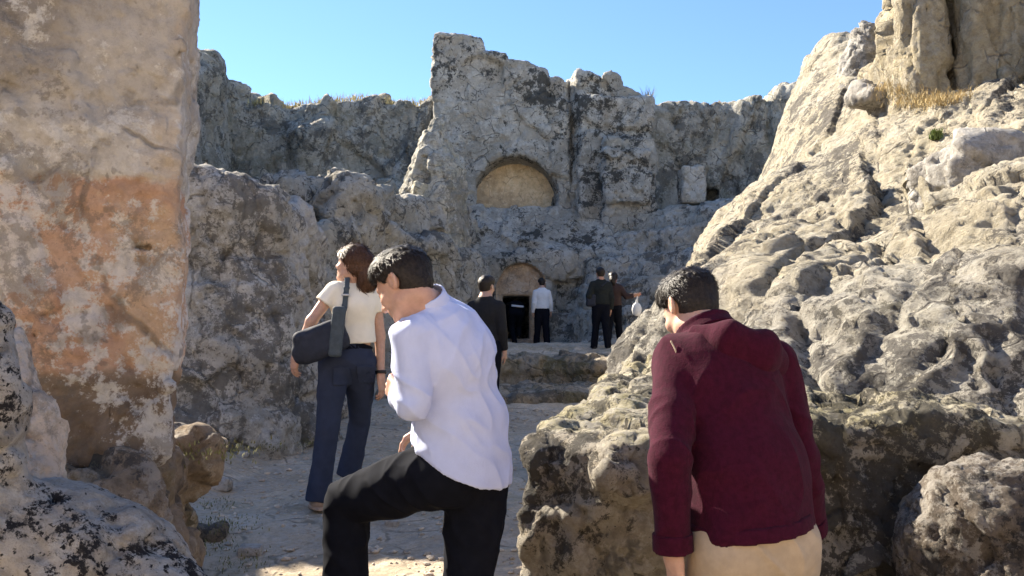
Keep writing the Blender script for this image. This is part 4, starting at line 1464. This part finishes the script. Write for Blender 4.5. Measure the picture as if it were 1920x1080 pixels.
    # shoes
    for sd in 'LR':
        a = np.asarray(J['an' + sd], float)
        td_ = U(np.asarray(J['toe' + sd], float) * np.array([1, 1, 0]))
        lt_ = np.array([-td_[1], td_[0], 0.0])
        rot = np.stack([lt_, td_, np.array([0, 0, 1.0])], 1)

        def shoe_f(p, a=a, td_=td_, rot=rot):
            q = (p - a) @ rot
            d = sd_ell(q, (0, 0.075, -0.048), (0.047, 0.145, 0.052))
            d = smin(d, sd_ell(q, (0, 0.0, -0.02), (0.042, 0.062, 0.062)), 0.03)
            return smax(d, -0.082 - q[:, 2], 0.008)

        def sole_f(p, a=a, rot=rot):
            q = (p - a) @ rot
            d = np.sqrt((q[:, 0] / 0.050) ** 2 + ((q[:, 1] - 0.072) / 0.150) ** 2) - 1
            return np.maximum(d * 0.045, np.abs(q[:, 2] + 0.078) - 0.012)
        s_ = part('shoe', shoe_f, a - 0.26, a + 0.26, max(0.006, h), shoem, root)
        part('sole', sole_f, a - 0.26, a + 0.26, max(0.006, h), SHOEW if shoem is SHOEW else SHOED, s_)
    return root, dict(hc=hc, fr=fr, nb=nb, ch=ch, wa=wa, pe=pe, lat=lat, latp=latp, top=top_f, leg=leg_f)


def axis_of(yaw):
    """facing direction and own-left direction for a body turned yaw degrees to the left of the view direction"""
    f = np.array([-math.sin(R(yaw)), math.cos(R(yaw)), 0.0])
    return f, np.array([-f[1], f[0], 0.0])


A = np.array
# ---- man in the pale blue shirt, stepping up, 3 m away
f1, l1 = axis_of(52)
pe1 = W(862, 872, 3.14)
J1 = dict(head=W(757, 534, 3.03), look=(64, 34, 6), neck=W(803, 582, 3.06), chest=W(842, 668, 3.10), waist=W(866, 790, 3.14), pelvis=pe1,
          shL=W(768, 622, 2.95), elL=W(776, 756, 2.92), wrL=W(750, 742, 3.15), shR=W(858, 622, 3.22), elR=W(880, 745, 3.42), wrR=W(800, 800, 3.50),
          hipL=pe1 + l1 * 0.085 + A([0, 0, -0.02]), hipR=pe1 - l1 * 0.075 + A([0.01, 0, -0.03]), knL=W(650, 940, 3.30), anL=W(650, 1175, 3.28),
          knR=W(878, 1095, 3.16), anR=A([W(884, 1095, 3.22)[0], 3.14, 0.36]), toeL=f1, toeR=f1)
hA, hB = W(738, 806, 3.0), W(952, 912, 3.1)
hn1 = np.cross(U(hB - hA), A([0, 1.0, 0.05])); hn1 = hn1 if hn1[2] < 0 else -hn1
ex1 = U(hB - hA); L1 = np.linalg.norm(hB - hA)


def sag1(p):
    t = np.clip(((p - hA) @ ex1) / L1, 0, 1)
    return 0.042 * np.sin(math.pi * np.minimum(t, 1))


def fold_line1(p, d):
    # shirt tail swings out over the seat
    tail = sweep(p, [(J1['waist'], 0.172, 0.135, l1), (W(862, 890, 3.13), 0.184, 0.160, l1), (W(862, 960, 3.12), 0.192, 0.170, l1)], 0.05)
    return smin(d, tail, 0.04)


def collar1_f(p):
    hd = np.asarray(J1['head']) + head_frame(*J1['look']) @ A([0, -0.028, -0.065])
    ax = U(U(hd - J1['neck']) + A([0.0, 0, 0.55]))
    c = J1['neck'] + U(hd - J1['neck']) * 0.022 + A([0.004, 0, 0.012])
    t = (p - c) @ ax
    r = np.sqrt((((p - c) - t[:, None] * ax) ** 2).sum(1))
    return np.maximum(np.abs(r - (0.074 - 0.16 * t)) - 0.005, np.abs(t - 0.008) - 0.026)


P1, I1 = person('man in pale blue long shirt and black trousers stepping up onto a rock', J1, h=0.0062, hb=0.0046, top='shirt', topm=SHIRTW, hem=(hA, hn1, sag1), legm=BLACK,
                lat=l1, latp=l1, tw=(0.165, 0.165, 0.178, 0.172), td=(0.125, 0.128, 0.132, 0.098), slr=(0.070, 0.058, 0.046), strands=5000, shirt_extra=fold_line1, legr=(0.106, 0.085, 0.074),
                hand_spec={'L': (A([-0.5, 0.75, 0.35]), A([0.8, 0.4, 0]), 0.5, 1), 'R': (A([-0.8, 0.2, -0.5]), A([0, 0.0, -1]), 0.5, -1)}, fold=0.012, seat=0.02, legtop=W(866, 815, 3.14), fq=8.0,
                collar=(collar1_f, SHIRTW, J1['neck'] - 0.16, J1['neck'] + 0.18))
# stone under his raised foot
sf = np.asarray(J1['anL'])


def stepstone_f(p):
    return sd_box(p, (sf[0] - 0.02, sf[1] + 0.08, 0.30), (0.30, 0.30, sf[2] - 0.085 - 0.30), 0.05) + 0.015 * gn(p * 5, 3)


rock('step_stone', stepstone_f, (sf[0] - 0.5, sf[1] - 0.4, 0.0), (sf[0] + 0.45, sf[1] + 0.55, sf[2] + 0.05), 0.02, M['base'], None, 0.05, 'low rough stone under the raised foot of the man in pale blue', 'stone')

# ---- man in the maroon hooded jacket, 2.7 m away
f2, l2 = axis_of(20)
pe2 = W(1415, 1010, 2.66)
J2 = dict(head=W(1293, 578, 2.92), look=(28, 34, 6), neck=W(1335, 630, 2.84), chest=W(1362, 735, 2.78), waist=W(1398, 880, 2.70), pelvis=pe2,
          shL=W(1268, 672, 2.80), elL=W(1256, 860, 2.58), wrL=W(1262, 1034, 2.60), shR=W(1452, 680, 2.86), elR=W(1496, 850, 2.84), wrR=W(1518, 1000, 2.96),
          hipL=pe2 + l2 * 0.085 + A([0, 0, -0.03]), hipR=pe2 - l2 * 0.085 + A([0, 0, -0.03]), knL=A([pe2[0] - 0.10, 2.82, 0.62]), anL=A([pe2[0] - 0.12, 2.72, 0.20]),
          knR=A([pe2[0] + 0.13, 2.96, 0.70]), anR=A([pe2[0] + 0.14, 2.92, 0.27]), toeL=f2, toeR=f2)
hA2, hB2 = W(1285, 1016, 2.6), W(1530, 992, 2.6)
hn2 = np.cross(U(hB2 - hA2), A([0, 1.0, 0.08])); hn2 = hn2 if hn2[2] < 0 else -hn2


def jacket_extra(p, d):
    tail = sweep(p, [(J2['chest'], 0.165, 0.13, l2), (J2['waist'], 0.172, 0.138, l2), (W(1412, 1040, 2.66), 0.185, 0.155, l2)], 0.06)
    return smin(d, tail, 0.05)


def hood_f(p):
    a = sweep(p, [(W(1300, 628, 2.78), 0.035, 0.022, A([0, 0, 1.0])), (W(1365, 638, 2.70), 0.055, 0.036, A([0.1, 0, 1.0])), (W(1430, 664, 2.71), 0.068, 0.040, A([0.3, 0, 1.0])), (W(1456, 684, 2.80), 0.055, 0.036, A([0.3, 0, 1]))], 0.04)
    a = a + 0.008 * gn(p * 9, 5) + 0.004 * gn(p * 22, 6)
    return a


def collar2_f(p):
    c = J2['neck'] + A([-0.016, 0.03, 0.020])
    ax = U(A([-0.30, 0.45, 0.85]))
    t = (p - c) @ ax
    q = (p - c) - t[:, None] * ax
    r = np.sqrt((q ** 2).sum(1))
    return np.maximum(np.abs(r - (0.086 + 0.35 * np.maximum(-t, 0))) - 0.008, np.abs(t + 0.004) - 0.024)


P2, I2 = person('man in dark maroon hooded jacket and beige trousers bending forward by the ledge', J2, h=0.0062, hb=0.0046, top='jacket', topname='jacket', topm=MAROON, hem=(hA2, hn2, None), legm=BEIGE,
                lat=l2, latp=l2, tw=(0.165, 0.165, 0.172, 0.172), td=(0.12, 0.125, 0.13, 0.10), strands=5000, slr=(0.074, 0.062, 0.052), shirt_extra=jacket_extra, legr=(0.112, 0.088, 0.078), fold=0.011, seat=0.015, fq=6.5,
                hand_spec={'L': (A([0.12, 0.1, -1]), A([0.9, 0.3, 0]), 0.55, -1), 'R': (A([-0.1, 0.5, -0.8]), A([-1, 0, 0]), 0.6, 1)},
                collar=(collar2_f, MAROON, J2['neck'] - 0.16, J2['neck'] + 0.18))
part('hem_band', lambda p: np.maximum(np.abs(jacket_extra(p, np.full(len(p), 1.0)) - 0.006) - 0.006, np.abs((p - hA2) @ U(hn2) + 0.020) - 0.022), *bounds([hA2, hB2, pe2], 0.2), 0.007, MAROON, P2)
for sd in 'LR':
    e_, w_2 = np.asarray(J2['el' + sd]), np.asarray(J2['wr' + sd])
    part('cuff', lambda p, c=e_ + (w_2 - e_) * 0.90, ax=U(w_2 - e_): np.maximum(np.abs(np.sqrt((((p - c) - ((p - c) @ ax)[:, None] * ax) ** 2).sum(1)) - 0.0535) - 0.005, np.abs((p - c) @ ax) - 0.028), w_2 - 0.16, w_2 + 0.16, 0.006, MAROON, P2)
part('hood', hood_f, *bounds([W(1290, 628, 2.78), W(1470, 690, 2.70)], 0.12), 0.006, MAROON, P2)
ds = [W(1258, 640, 2.735), W(1266, 655, 2.72), W(1271, 672, 2.715), W(1273, 690, 2.715)]
part('drawstring', lambda p: np.minimum(chain(p, ds, [0.0028] * 4, 0.002), rcone(p, ds[3], ds[3] + A([0, 0, -0.012]), 0.0045, 0.004)), *bounds(ds, 0.02), 0.0022, BEIGE, P2, sm=0)
print('two men', time.time() - T0, flush=True)

# ---- woman with the shoulder bag, 5.8 m away
f3, l3 = axis_of(12)
fw, lw = axis_of(25)
gw = 0.70
pe3 = W(652, 672, 5.80)
J3 = dict(head=W(660, 497, 5.76), look=(72, -12, 0), neck=W(661, 535, 5.80), chest=W(664, 575, 5.78), waist=W(668, 635, 5.80), pelvis=pe3,
          shL=W(625, 546, 5.74), elL=W(584, 602, 5.70), wrL=W(556, 664, 5.72), shR=W(702, 552, 5.84), elR=W(712, 630, 5.88), wrR=W(714, 706, 5.84),
          hipL=pe3 + l3 * 0.085 + A([0, 0, -0.03]), hipR=pe3 - l3 * 0.085 + A([0, 0, -0.03]), knL=W(614, 806, 5.72), anL=W(598, 928, 5.68),
          knR=W(674, 790, 6.02), anR=W(656, 880, 6.05), toeL=A([-0.35, 0.9, 0]), toeR=A([-0.25, 1, 0]))
P3, I3 = person('woman in cream tee and flared dark jeans, looking up to the left', J3, h=0.009, hb=0.0062, strands=5000, hairm=HAIRB, hair='long', top='tee', topname='tee_shirt', topm=TEE, sleeve=0.42,
                hem=(W(668, 643, 5.8), A([0.02, 0.1, -1]), None), legm=JEANS, shoem=SHOEW, lat=l3, latp=l3, tw=(0.155, 0.118, 0.138, 0.145), td=(0.112, 0.088, 0.102, 0.08),
                slr=(0.060, 0.068, 0.05), legr=(0.092, 0.072, 0.074), bell=0.012, fold=0.007, seat=0.015, hs=0.97, legtop=W(667, 645, 5.8),
                hand_spec={'L': (A([-0.2, 0.1, -1]), A([0.6, 0.6, 0]), 0.6, -1), 'R': (A([0.1, 0.1, -1]), A([-0.9, 0.3, 0]), 0.5, 1)})
for px_, py_ in ((640, 705), (682, 702)):
    part('pocket', lambda p, c=W(px_, py_, 5.68): np.maximum(np.abs(I3['leg'](p) - 0.003) - 0.0055, sd_box(p, c, (0.055, 0.16, 0.062), 0.012)), W(px_, py_, 5.68) - 0.2, W(px_, py_, 5.68) + 0.2, 0.0075, JEANS, P3)
part('belt', lambda p: np.maximum(np.abs(I3['leg'](p)) - 0.006, np.abs((p - W(667, 650, 5.8)) @ U(A([-0.03, 0, 1])) ) - 0.020), *bounds([W(667, 650, 5.8)], 0.24), 0.0085, BLACK, P3)
for (a_, b_, nm, mt) in ((0.93, 1.0, 'bracelet', SHOED),):
    for sd in 'LR':
        e_, w_3 = np.asarray(J3['el' + sd]), np.asarray(J3['wr' + sd])
        c_3 = e_ + (w_3 - e_) * 0.9
        ax3 = U(w_3 - e_)

        def br(p, c=c_3, ax=ax3):
            t = (p - c) @ ax
            r = np.sqrt((((p - c) - t[:, None] * ax) ** 2).sum(1))
            return np.maximum(np.abs(r - 0.031) - 0.006, np.abs(t) - 0.012)
        part('bracelet', br, c_3 - 0.06, c_3 + 0.06, 0.005, mt, P3)
bag = empty('shoulder_bag')
tag(bag, 'navy shoulder bag hanging behind the left hip of the woman in the cream tee', 'bag')
bc = W(603, 638, 5.60)
brot = np.array((Matrix.Rotation(R(18), 3, 'Z') @ Matrix.Rotation(R(-22), 3, 'Y')).to_3x3())


def bag_f(p):
    d = sd_box(p, bc, (0.165, 0.055, 0.105), 0.05, brot)
    d = smin(d, sd_box(p, W(573, 662, 5.60), (0.08, 0.045, 0.055), 0.04, brot), 0.06)
    return d + 0.010 * gn(p * 8, 4) + 0.005 * gn(p * 20, 5)


part('bag_body', bag_f, bc - 0.34, bc + 0.34, 0.009, NAVYBAG, bag)
part('bag_flap', lambda p: sd_box(p, W(632, 622, 5.585), (0.042, 0.03, 0.16), 0.02, np.array(Matrix.Rotation(R(5), 3, 'Y'))) + 0.004 * gn(p * 15, 6), bc - 0.34, bc + 0.34, 0.008, GREYBAG, bag)
stp = [W(651, 521, 5.70), W(650, 540, 5.665), W(646, 575, 5.655), W(640, 610, 5.60), W(634, 640, 5.59)]


def strap_f(p):
    return sweep(p, [(a, 0.020, 0.006, A([1, 0, 0.1])) for a in stp], 0.01)


part('strap', strap_f, *bounds(stp, 0.06), 0.006, GREYBAG, bag)
part('buckle', lambda p: np.maximum(sd_box(p, W(648, 553, 5.652), (0.026, 0.010, 0.007), 0.003), -1), *bounds([W(648, 553, 5.652)], 0.05), 0.004, METAL, bag)

# ---- man in black, 10 m away
f4, l4 = axis_of(-8)
g4 = gz1(-0.36, 10.0)


def standing(cx, cy, gz, H, yaw, head_look, armL, armR, stance=(0.0, 0.10), lean=(0, 0), scale_w=1.0):
    """upright figure; arms given as (elbow, wrist) offsets in own frame (left, forward, up) from the shoulder"""
    f, l = axis_of(yaw)
    B_ = A([cx, cy, gz]); u = A([0, 0, 1.0])
    k = H / 1.75

    def q(lf, fw_, up):
        return B_ + l * lf * k + f * fw_ * k + u * up * k + A([lean[0], lean[1], 0]) * up / 1.75
    d = dict(head=q(0, 0.03, 1.63), look=head_look, neck=q(0, -0.02, 1.475), chest=q(0, 0, 1.30), waist=q(0, 0.01, 1.07), pelvis=q(0, 0, 0.94),
             shL=q(0.168, -0.01, 1.385), shR=q(-0.168, -0.01, 1.385), hipL=q(0.085, 0, 0.90), hipR=q(-0.085, 0, 0.90))
    for sd, arm in (('L', armL), ('R', armR)):
        s = d['sh' + sd]
        d['el' + sd] = s + (l * arm[0][0] + f * arm[0][1] + u * arm[0][2]) * k
        d['wr' + sd] = s + (l * arm[1][0] + f * arm[1][1] + u * arm[1][2]) * k
    d['knL'] = q(0.095, stance[0] * 0.5 + 0.02, 0.49); d['anL'] = q(0.125, stance[0], 0.09)
    d['knR'] = q(-0.095, stance[1] * 0.5 + 0.02, 0.49); d['anR'] = q(-0.125, stance[1], 0.09)
    d['toeL'] = f + l * 0.2; d['toeR'] = f - l * 0.2
    return d, f, l


HANGL = ((0.045, -0.03, -0.28), (0.05, 0.06, -0.53)); HANGR = ((-0.045, -0.03, -0.28), (-0.05, 0.06, -0.53))
hd4 = W(908, 537, 10.0)
H4 = (hd4[2] - g4) / 1.63 * 1.75
J4, f4, l4 = standing(hd4[0] + 0.02, 10.0, g4, H4, -14, (-32, 4, 0), HANGL, HANGR, (0.1, -0.15))
P4, _ = person('man in black long-sleeved top with short dark hair, seen over the pale blue shoulder', J4, h=0.013, hb=0.0085, topm=BLACKK, hem=(J4['pelvis'] + A([0, 0, 0.0]), A([0, 0, -1.0]), None), legm=BLACK, lat=l4,
               tw=(0.16, 0.155, 0.168, 0.158), td=(0.115, 0.115, 0.12, 0.09), slr=(0.068, 0.056, 0.044), fold=0.004, topname='jumper')

# ---- person in white shirt by the doorway, 22 m away
x5 = W(1016, 600, 21.6)[0]; g5 = gz1(x5, 21.6)
hd5 = W(1013, 531, 21.6)
J5, f5, l5 = standing(x5, 21.6, g5, (hd5[2] - g5) / 1.63 * 1.75, 10, (15, 10, 0), HANGL, ((-0.07, 0.05, -0.27), (-0.10, 0.15, -0.48)), (0.1, -0.05))
P5, _ = person('person in white long-sleeved shirt and black trousers standing beside the dark doorway', J5, h=0.017, hb=0.013, topm=WHITEC, hem=(J5['pelvis'] + A([0, 0, 0.02]), A([0, 0, -1.0]), None), legm=BLACK, lat=l5,
               tw=(0.17, 0.165, 0.178, 0.165), td=(0.125, 0.125, 0.13, 0.095), slr=(0.072, 0.066, 0.055), legr=(0.10, 0.08, 0.078), fold=0.008, hair='short')

# ---- person in black stooping into the doorway
x6 = W(966, 600, 23.0)[0]; g6 = 2.14
B6 = A([x6, 22.95, g6])
_, l6 = axis_of(0)
J6 = dict(head=B6 + A([0, 0.62, 1.12]), look=(0, 50, 0), neck=B6 + A([0, 0.46, 1.10]), chest=B6 + A([0, 0.30, 1.03]), waist=B6 + A([0, 0.10, 0.93]), pelvis=B6 + A([0, 0, 0.84]),
          shL=B6 + A([-0.18, 0.42, 1.06]), shR=B6 + A([0.18, 0.42, 1.06]), elL=B6 + A([-0.22, 0.5, 0.80]), elR=B6 + A([0.22, 0.5, 0.80]), wrL=B6 + A([-0.18, 0.66, 0.62]), wrR=B6 + A([0.18, 0.66, 0.62]),
          hipL=B6 + A([-0.085, 0, 0.80]), hipR=B6 + A([0.085, 0, 0.80]), knL=B6 + A([-0.09, 0.12, 0.45]), knR=B6 + A([0.09, 0.3, 0.48]), anL=B6 + A([-0.02, -0.08, 0.09]), anR=B6 + A([0.09, 0.25, 0.25]),
          toeL=A([0, 1, 0]), toeR=A([0, 1, 0]))
P6, _ = person('person in black stooping into the dark doorway with a white strip at the back', J6, h=0.017, hb=0.014, topm=BLACK, hem=(J6['pelvis'] + A([0, -0.03, 0.03]), A([0, -0.9, -0.35]), None), legm=BLACK, lat=A([-1.0, 0, 0]), fold=0.006)
part('white_strip', lambda p: sd_box(p, B6 + A([0.06, -0.06, 0.99]), (0.16, 0.05, 0.028), 0.012, np.array(Matrix.Rotation(R(6), 3, 'Y'))), B6 + A([-0.2, -0.2, 0.9]), B6 + A([0.4, 0.1, 1.1]), 0.012, WHITEC, P6, label='white strip of shirt showing at the back')

# ---- pair on the terrace, 17.5 m away
x7 = W(1126, 600, 17.6)[0]; g7 = gz1(x7, 17.5)
hd7 = W(1120, 513, 17.5)
J7, f7, l7 = standing(x7, 17.5, g7, (hd7[2] - g7) / 1.63 * 1.75, 6, (10, 2, 0), ((0.10, -0.05, -0.25), (0.02, 0.08, -0.42)), HANGR, (0.15, -0.1))
P7, _ = person('person in dark jacket and trousers, the taller of the pair on the terrace', J7, h=0.015, hb=0.011, skin=SK2, topm=DARKJ, topname='jacket', hem=(J7['pelvis'] + A([0, 0, 0.02]), A([0, 0, -1.0]), None), legm=BLACK,
               lat=l7, tw=(0.175, 0.175, 0.185, 0.170), td=(0.125, 0.13, 0.135, 0.095), slr=(0.074, 0.068, 0.056), legr=(0.094, 0.074, 0.070), fold=0.007)
x8 = W(1150, 600, 18.0)[0]; g8 = gz1(x8, 18.0)
hd8 = W(1143, 522, 18.0)
J8, f8, l8 = standing(x8, 18.0, g8, (hd8[2] - g8) / 1.63 * 1.75, -20, (-15, 4, 0), HANGL, ((-0.17, 0.02, -0.22), (-0.34, 0.06, -0.19)), (-0.1, 0.2))
P8, _ = person('person in dark brown top with the right arm held out, holding a white bag', J8, h=0.015, hb=0.011, skin=SK2, hair='long', hairm=HAIRD, topm=BROWNJ, hem=(J8['pelvis'] + A([0, 0, 0.0]), A([0, 0, -1.0]), None), legm=BLACK,
               shoem=SHOEW, lat=l8, tw=(0.165, 0.16, 0.175, 0.17), td=(0.12, 0.12, 0.125, 0.09), slr=(0.072, 0.062, 0.052), legr=(0.092, 0.074, 0.070), fold=0.006, hs=0.97)
bg8 = np.asarray(J8['wrR']) + A([0.06, 0.02, -0.26])
pb8 = empty('carrier_bag')
tag(pb8, 'white plastic bag hanging from the outstretched hand on the terrace', 'bag')
part('bag_body', lambda p: sd_ell(p, bg8 + A([0, 0, -0.02]), (0.10, 0.07, 0.14)) + 0.012 * gn(p * 12, 3), bg8 - 0.3, bg8 + 0.3, 0.012, PLASTIC, pb8)
part('handle', lambda p: rcone(p, bg8 + A([0, 0, 0.09]), np.asarray(J8['wrR']) + A([0.07, 0.0, -0.02]), 0.03, 0.016), bg8 - 0.3, bg8 + 0.34, 0.010, PLASTIC, pb8)
hb7 = np.asarray(J7['pelvis']) + l7 * 0.20 - f7 * 0.02 + A([0, 0, 0.10])
pb7 = empty('hip_bag')
tag(pb7, 'small black bag at the left hip of the person in the dark jacket', 'bag')
part('bag_body', lambda p: sd_box(p, hb7, (0.10, 0.08, 0.12), 0.04) + 0.008 * gn(p * 9, 3), hb7 - 0.22, hb7 + 0.22, 0.012, NAVYBAG, pb7)
s7 = [hb7 + A([0, 0, 0.1]), np.asarray(J7['chest']) - f7 * 0.145 + A([0, 0, 0.05]), np.asarray(J7['shR']) - f7 * 0.07 + A([-0.03, 0, 0.07])]
part('strap', lambda p: chain(p, s7, [0.014, 0.014, 0.014], 0.01), *bounds(s7, 0.06), 0.011, NAVYBAG, pb7)
print('people', time.time() - T0, flush=True)


# ------------------------------------------------------------------ small things on the ground and on the rocks
def pebble_mesh(rs, n=1):
    """rough little stone: a jittered icosphere-like hull of 20-80 triangles"""
    t = (1 + 5 ** 0.5) / 2
    v = np.array([(-1, t, 0), (1, t, 0), (-1, -t, 0), (1, -t, 0), (0, -1, t), (0, 1, t), (0, -1, -t), (0, 1, -t), (t, 0, -1), (t, 0, 1), (-t, 0, -1), (-t, 0, 1)], float)
    v /= np.linalg.norm(v[0])
    f = np.array([(0, 11, 5), (0, 5, 1), (0, 1, 7), (0, 7, 10), (0, 10, 11), (1, 5, 9), (5, 11, 4), (11, 10, 2), (10, 7, 6), (7, 1, 8), (3, 9, 4), (3, 4, 2), (3, 2, 6), (3, 6, 8), (3, 8, 9), (4, 9, 5), (2, 4, 11), (6, 2, 10), (8, 6, 7), (9, 8, 1)])
    return v * (0.75 + 0.5 * rs.rand(12, 1)), f


rs = np.random.RandomState(11)
PV, PF = [], []
cnt = 0
for _ in range(3600):
    y = 3.6 + 8.0 * rs.rand() ** 1.4
    x = -2.6 + 3.3 * rs.rand()
    r = 0.006 + 0.020 * rs.rand() ** 3
    v, f = pebble_mesh(rs)
    v = v * np.array([r * (0.8 + 0.6 * rs.rand()), r * (0.8 + 0.6 * rs.rand()), r * 0.6])
    PV.append((v, x, y, r)); PF.append(f + cnt); cnt += 12
xy = np.array([(a[1], a[2]) for a in PV])
zz = ground_z(xy[:, 0], xy[:, 1])
PV = np.concatenate([v + np.array([x, y, z + 0.2 * r]) for (v, x, y, r), z in zip(PV, zz)])
M['gravel'] = simple_mat('gravel_stone', (0.46, 0.39, 0.31), 0.9, 0.35, 8, 0.4, 60, 0.004)
o = mesh_obj('gravel', PV, np.concatenate(PF), M['gravel'], None, False)
tag(o, 'loose gravel scattered over the earth path', 'gravel', None, 'stuff')


def stone(px, py, rad, label, mat, seed, squash=0.5):
    # find the ground under that place
    for Y in np.arange(3.5, 12, 0.02):
        q = W(px, py, Y)
        if q[2] <= gz1(q[0], q[1]):
            break
    c = np.array([q[0], q[1], gz1(q[0], q[1]) + rad * squash * 0.5])
    rock('loose_stone', lambda p: sd_box(p, c, (rad, rad * 0.8, rad * squash), rad * 0.25) + rad * 0.35 * gn(p / rad * 0.9, seed), c - rad * 1.8, c + rad * 1.8, rad / 9, mat,
         weather(rad * 0.1, 1 / rad, 0, 1, rad * 0.04, 4 / rad, seed), rad * 0.2, label, 'stone', group='loose stones along the path')


M['palestone'] = rock_mat('pale_stone', (0.50, 0.46, 0.41), (0.42, 0.38, 0.33), (0.56, 0.52, 0.47), dark_amt=0.2, pale_amt=0.3, streak=0, bscale=24, seed=3.3)
stone(410, 915, 0.085, 'pale flat stone lying on the path at the foot of the dark base rock', M['palestone'], 1)
stone(560, 800, 0.20, 'low grey block on the ground behind the woman\'s legs', M['shelf'], 2, 0.45)
stone(455, 855, 0.05, 'small grey stone on the moss before the lichen wall', M['palestone'], 3)
stone(388, 1010, 0.10, 'brown stone half sunk in the path beside the pitted boulder', M['base'], 4)
stone(470, 1040, 0.06, 'small brown stone at the bottom of the path, left of the black trousers', M['palestone'], 5)
stone(735, 985, 0.04, 'pebble-sized stone on the path seen between the black trouser legs', M['palestone'], 6)


def tuft_field(name, pts, n, hgt, spread, colr, label, seed, kind='stuff', cat='grass', lean=0.5, width=0.004):
    rs = np.random.RandomState(seed)
    V, F = [], []
    for k in range(n):
        c = pts[rs.randint(len(pts))] + rs.randn(3) * spread * np.array([1, 1, 0.25])
        h_ = hgt * (0.5 + 0.8 * rs.rand())
        a = rs.rand() * 6.28
        d = np.array([math.cos(a), math.sin(a), 0])
        s = np.array([-d[1], d[0], 0]) * width
        m = c + d * h_ * lean * 0.3 + np.array([0, 0, h_ * 0.55])
        e = c + d * h_ * lean + np.array([0, 0, h_])
        b = len(V)
        V += [c - s, c + s, m + s * 0.8, m - s * 0.8, e + s * 0.15, e - s * 0.15]
        F += [(b, b + 1, b + 2, b + 3), (b + 3, b + 2, b + 4, b + 5)]
    g = G(name + '_blade')
    nz = g.noise(6, 3, 0.6)
    m_ = g.done(g.mix(g.rng(nz, 0.35, 0.65), colr, tuple(min(1, v * 1.6) for v in colr)), 0.8, None, 0.1)
    o = mesh_obj(name, np.array(V), np.array(F), m_)
    tag(o, label, cat, None, kind)
    return o


def on_slope(px, py, Y, up=0.0):
    q = W(px, py, Y)
    return np.array([q[0], q[1], float(slope_z(np.array([q[0]]), np.array([q[1]]))[0]) + up])


def cast(px, py):
    """first point of the built rocks on a line of sight (to stand plants on them)"""
    dg = bpy.context.evaluated_depsgraph_get()
    d = W(px, py, 10) - EYE
    ok, loc, *_ = scene.ray_cast(dg, Vector(EYE), Vector(d).normalized())
    return np.array(loc) if ok else None


bpy.context.view_layer.update()
gp = [q for q in (cast(x, y) for x, y in ((1700, 192), (1715, 190), (1735, 198), (1755, 200), (1775, 196), (1790, 192), (1800, 186), (1690, 178), (1670, 168), (1745, 192))) if q is not None]
tuft_field('ochre_grass', gp, 1900, 0.085, 0.11, (0.34, 0.26, 0.13), 'ochre dry grass at the foot of the cliff columns', 21, width=0.003, lean=0.8)
gp = [q for q in (cast(x, y) for x, y in ((400, 850), (440, 842), (500, 838), (560, 832), (400, 950), (420, 985), (450, 1060), (390, 1030))) if q is not None]
tuft_field('path_moss', gp, 1500, 0.016, 0.09, (0.14, 0.14, 0.06), 'short green grass along the foot of the lichen wall', 23, width=0.003)
gp = [q for q in (cast(x, y) for x, y in ((1755, 262), (1765, 258), (1772, 266))) if q is not None]
tuft_field('green_plant', gp[:1], 160, 0.10, 0.03, (0.10, 0.13, 0.04), 'small green plant in a crack of the sunlit slope', 24, kind='stuff', cat='plant', width=0.010)
tb = W(1216, 190, 24.5)
tuft_field('dry_shrub', [tb, tb + A([0.05, 0, 0]), tb - A([0.05, 0, 0])], 70, 0.32, 0.05, (0.16, 0.14, 0.08), 'thin dry shrub on the skyline where the facade meets the fluted cliff', 25, kind='stuff', cat='shrub', lean=0.55, width=0.008)
gx_ = [np.array([x, 25.0 + 0.6 * k, 0]) for k in range(3) for x in np.arange(-7.5, -2.3, 0.12)]
for q in gx_:
    q[2] = np.interp(q[0], ltx, ltz) + 0.02 * (q[1] - 24)
tuft_field('hilltop_grass', gx_, 2600, 0.16, 0.10, (0.40, 0.34, 0.17), 'pale dry grass on the skyline above the left cliff', 26, width=0.010)
print('all', time.time() - T0, flush=True)
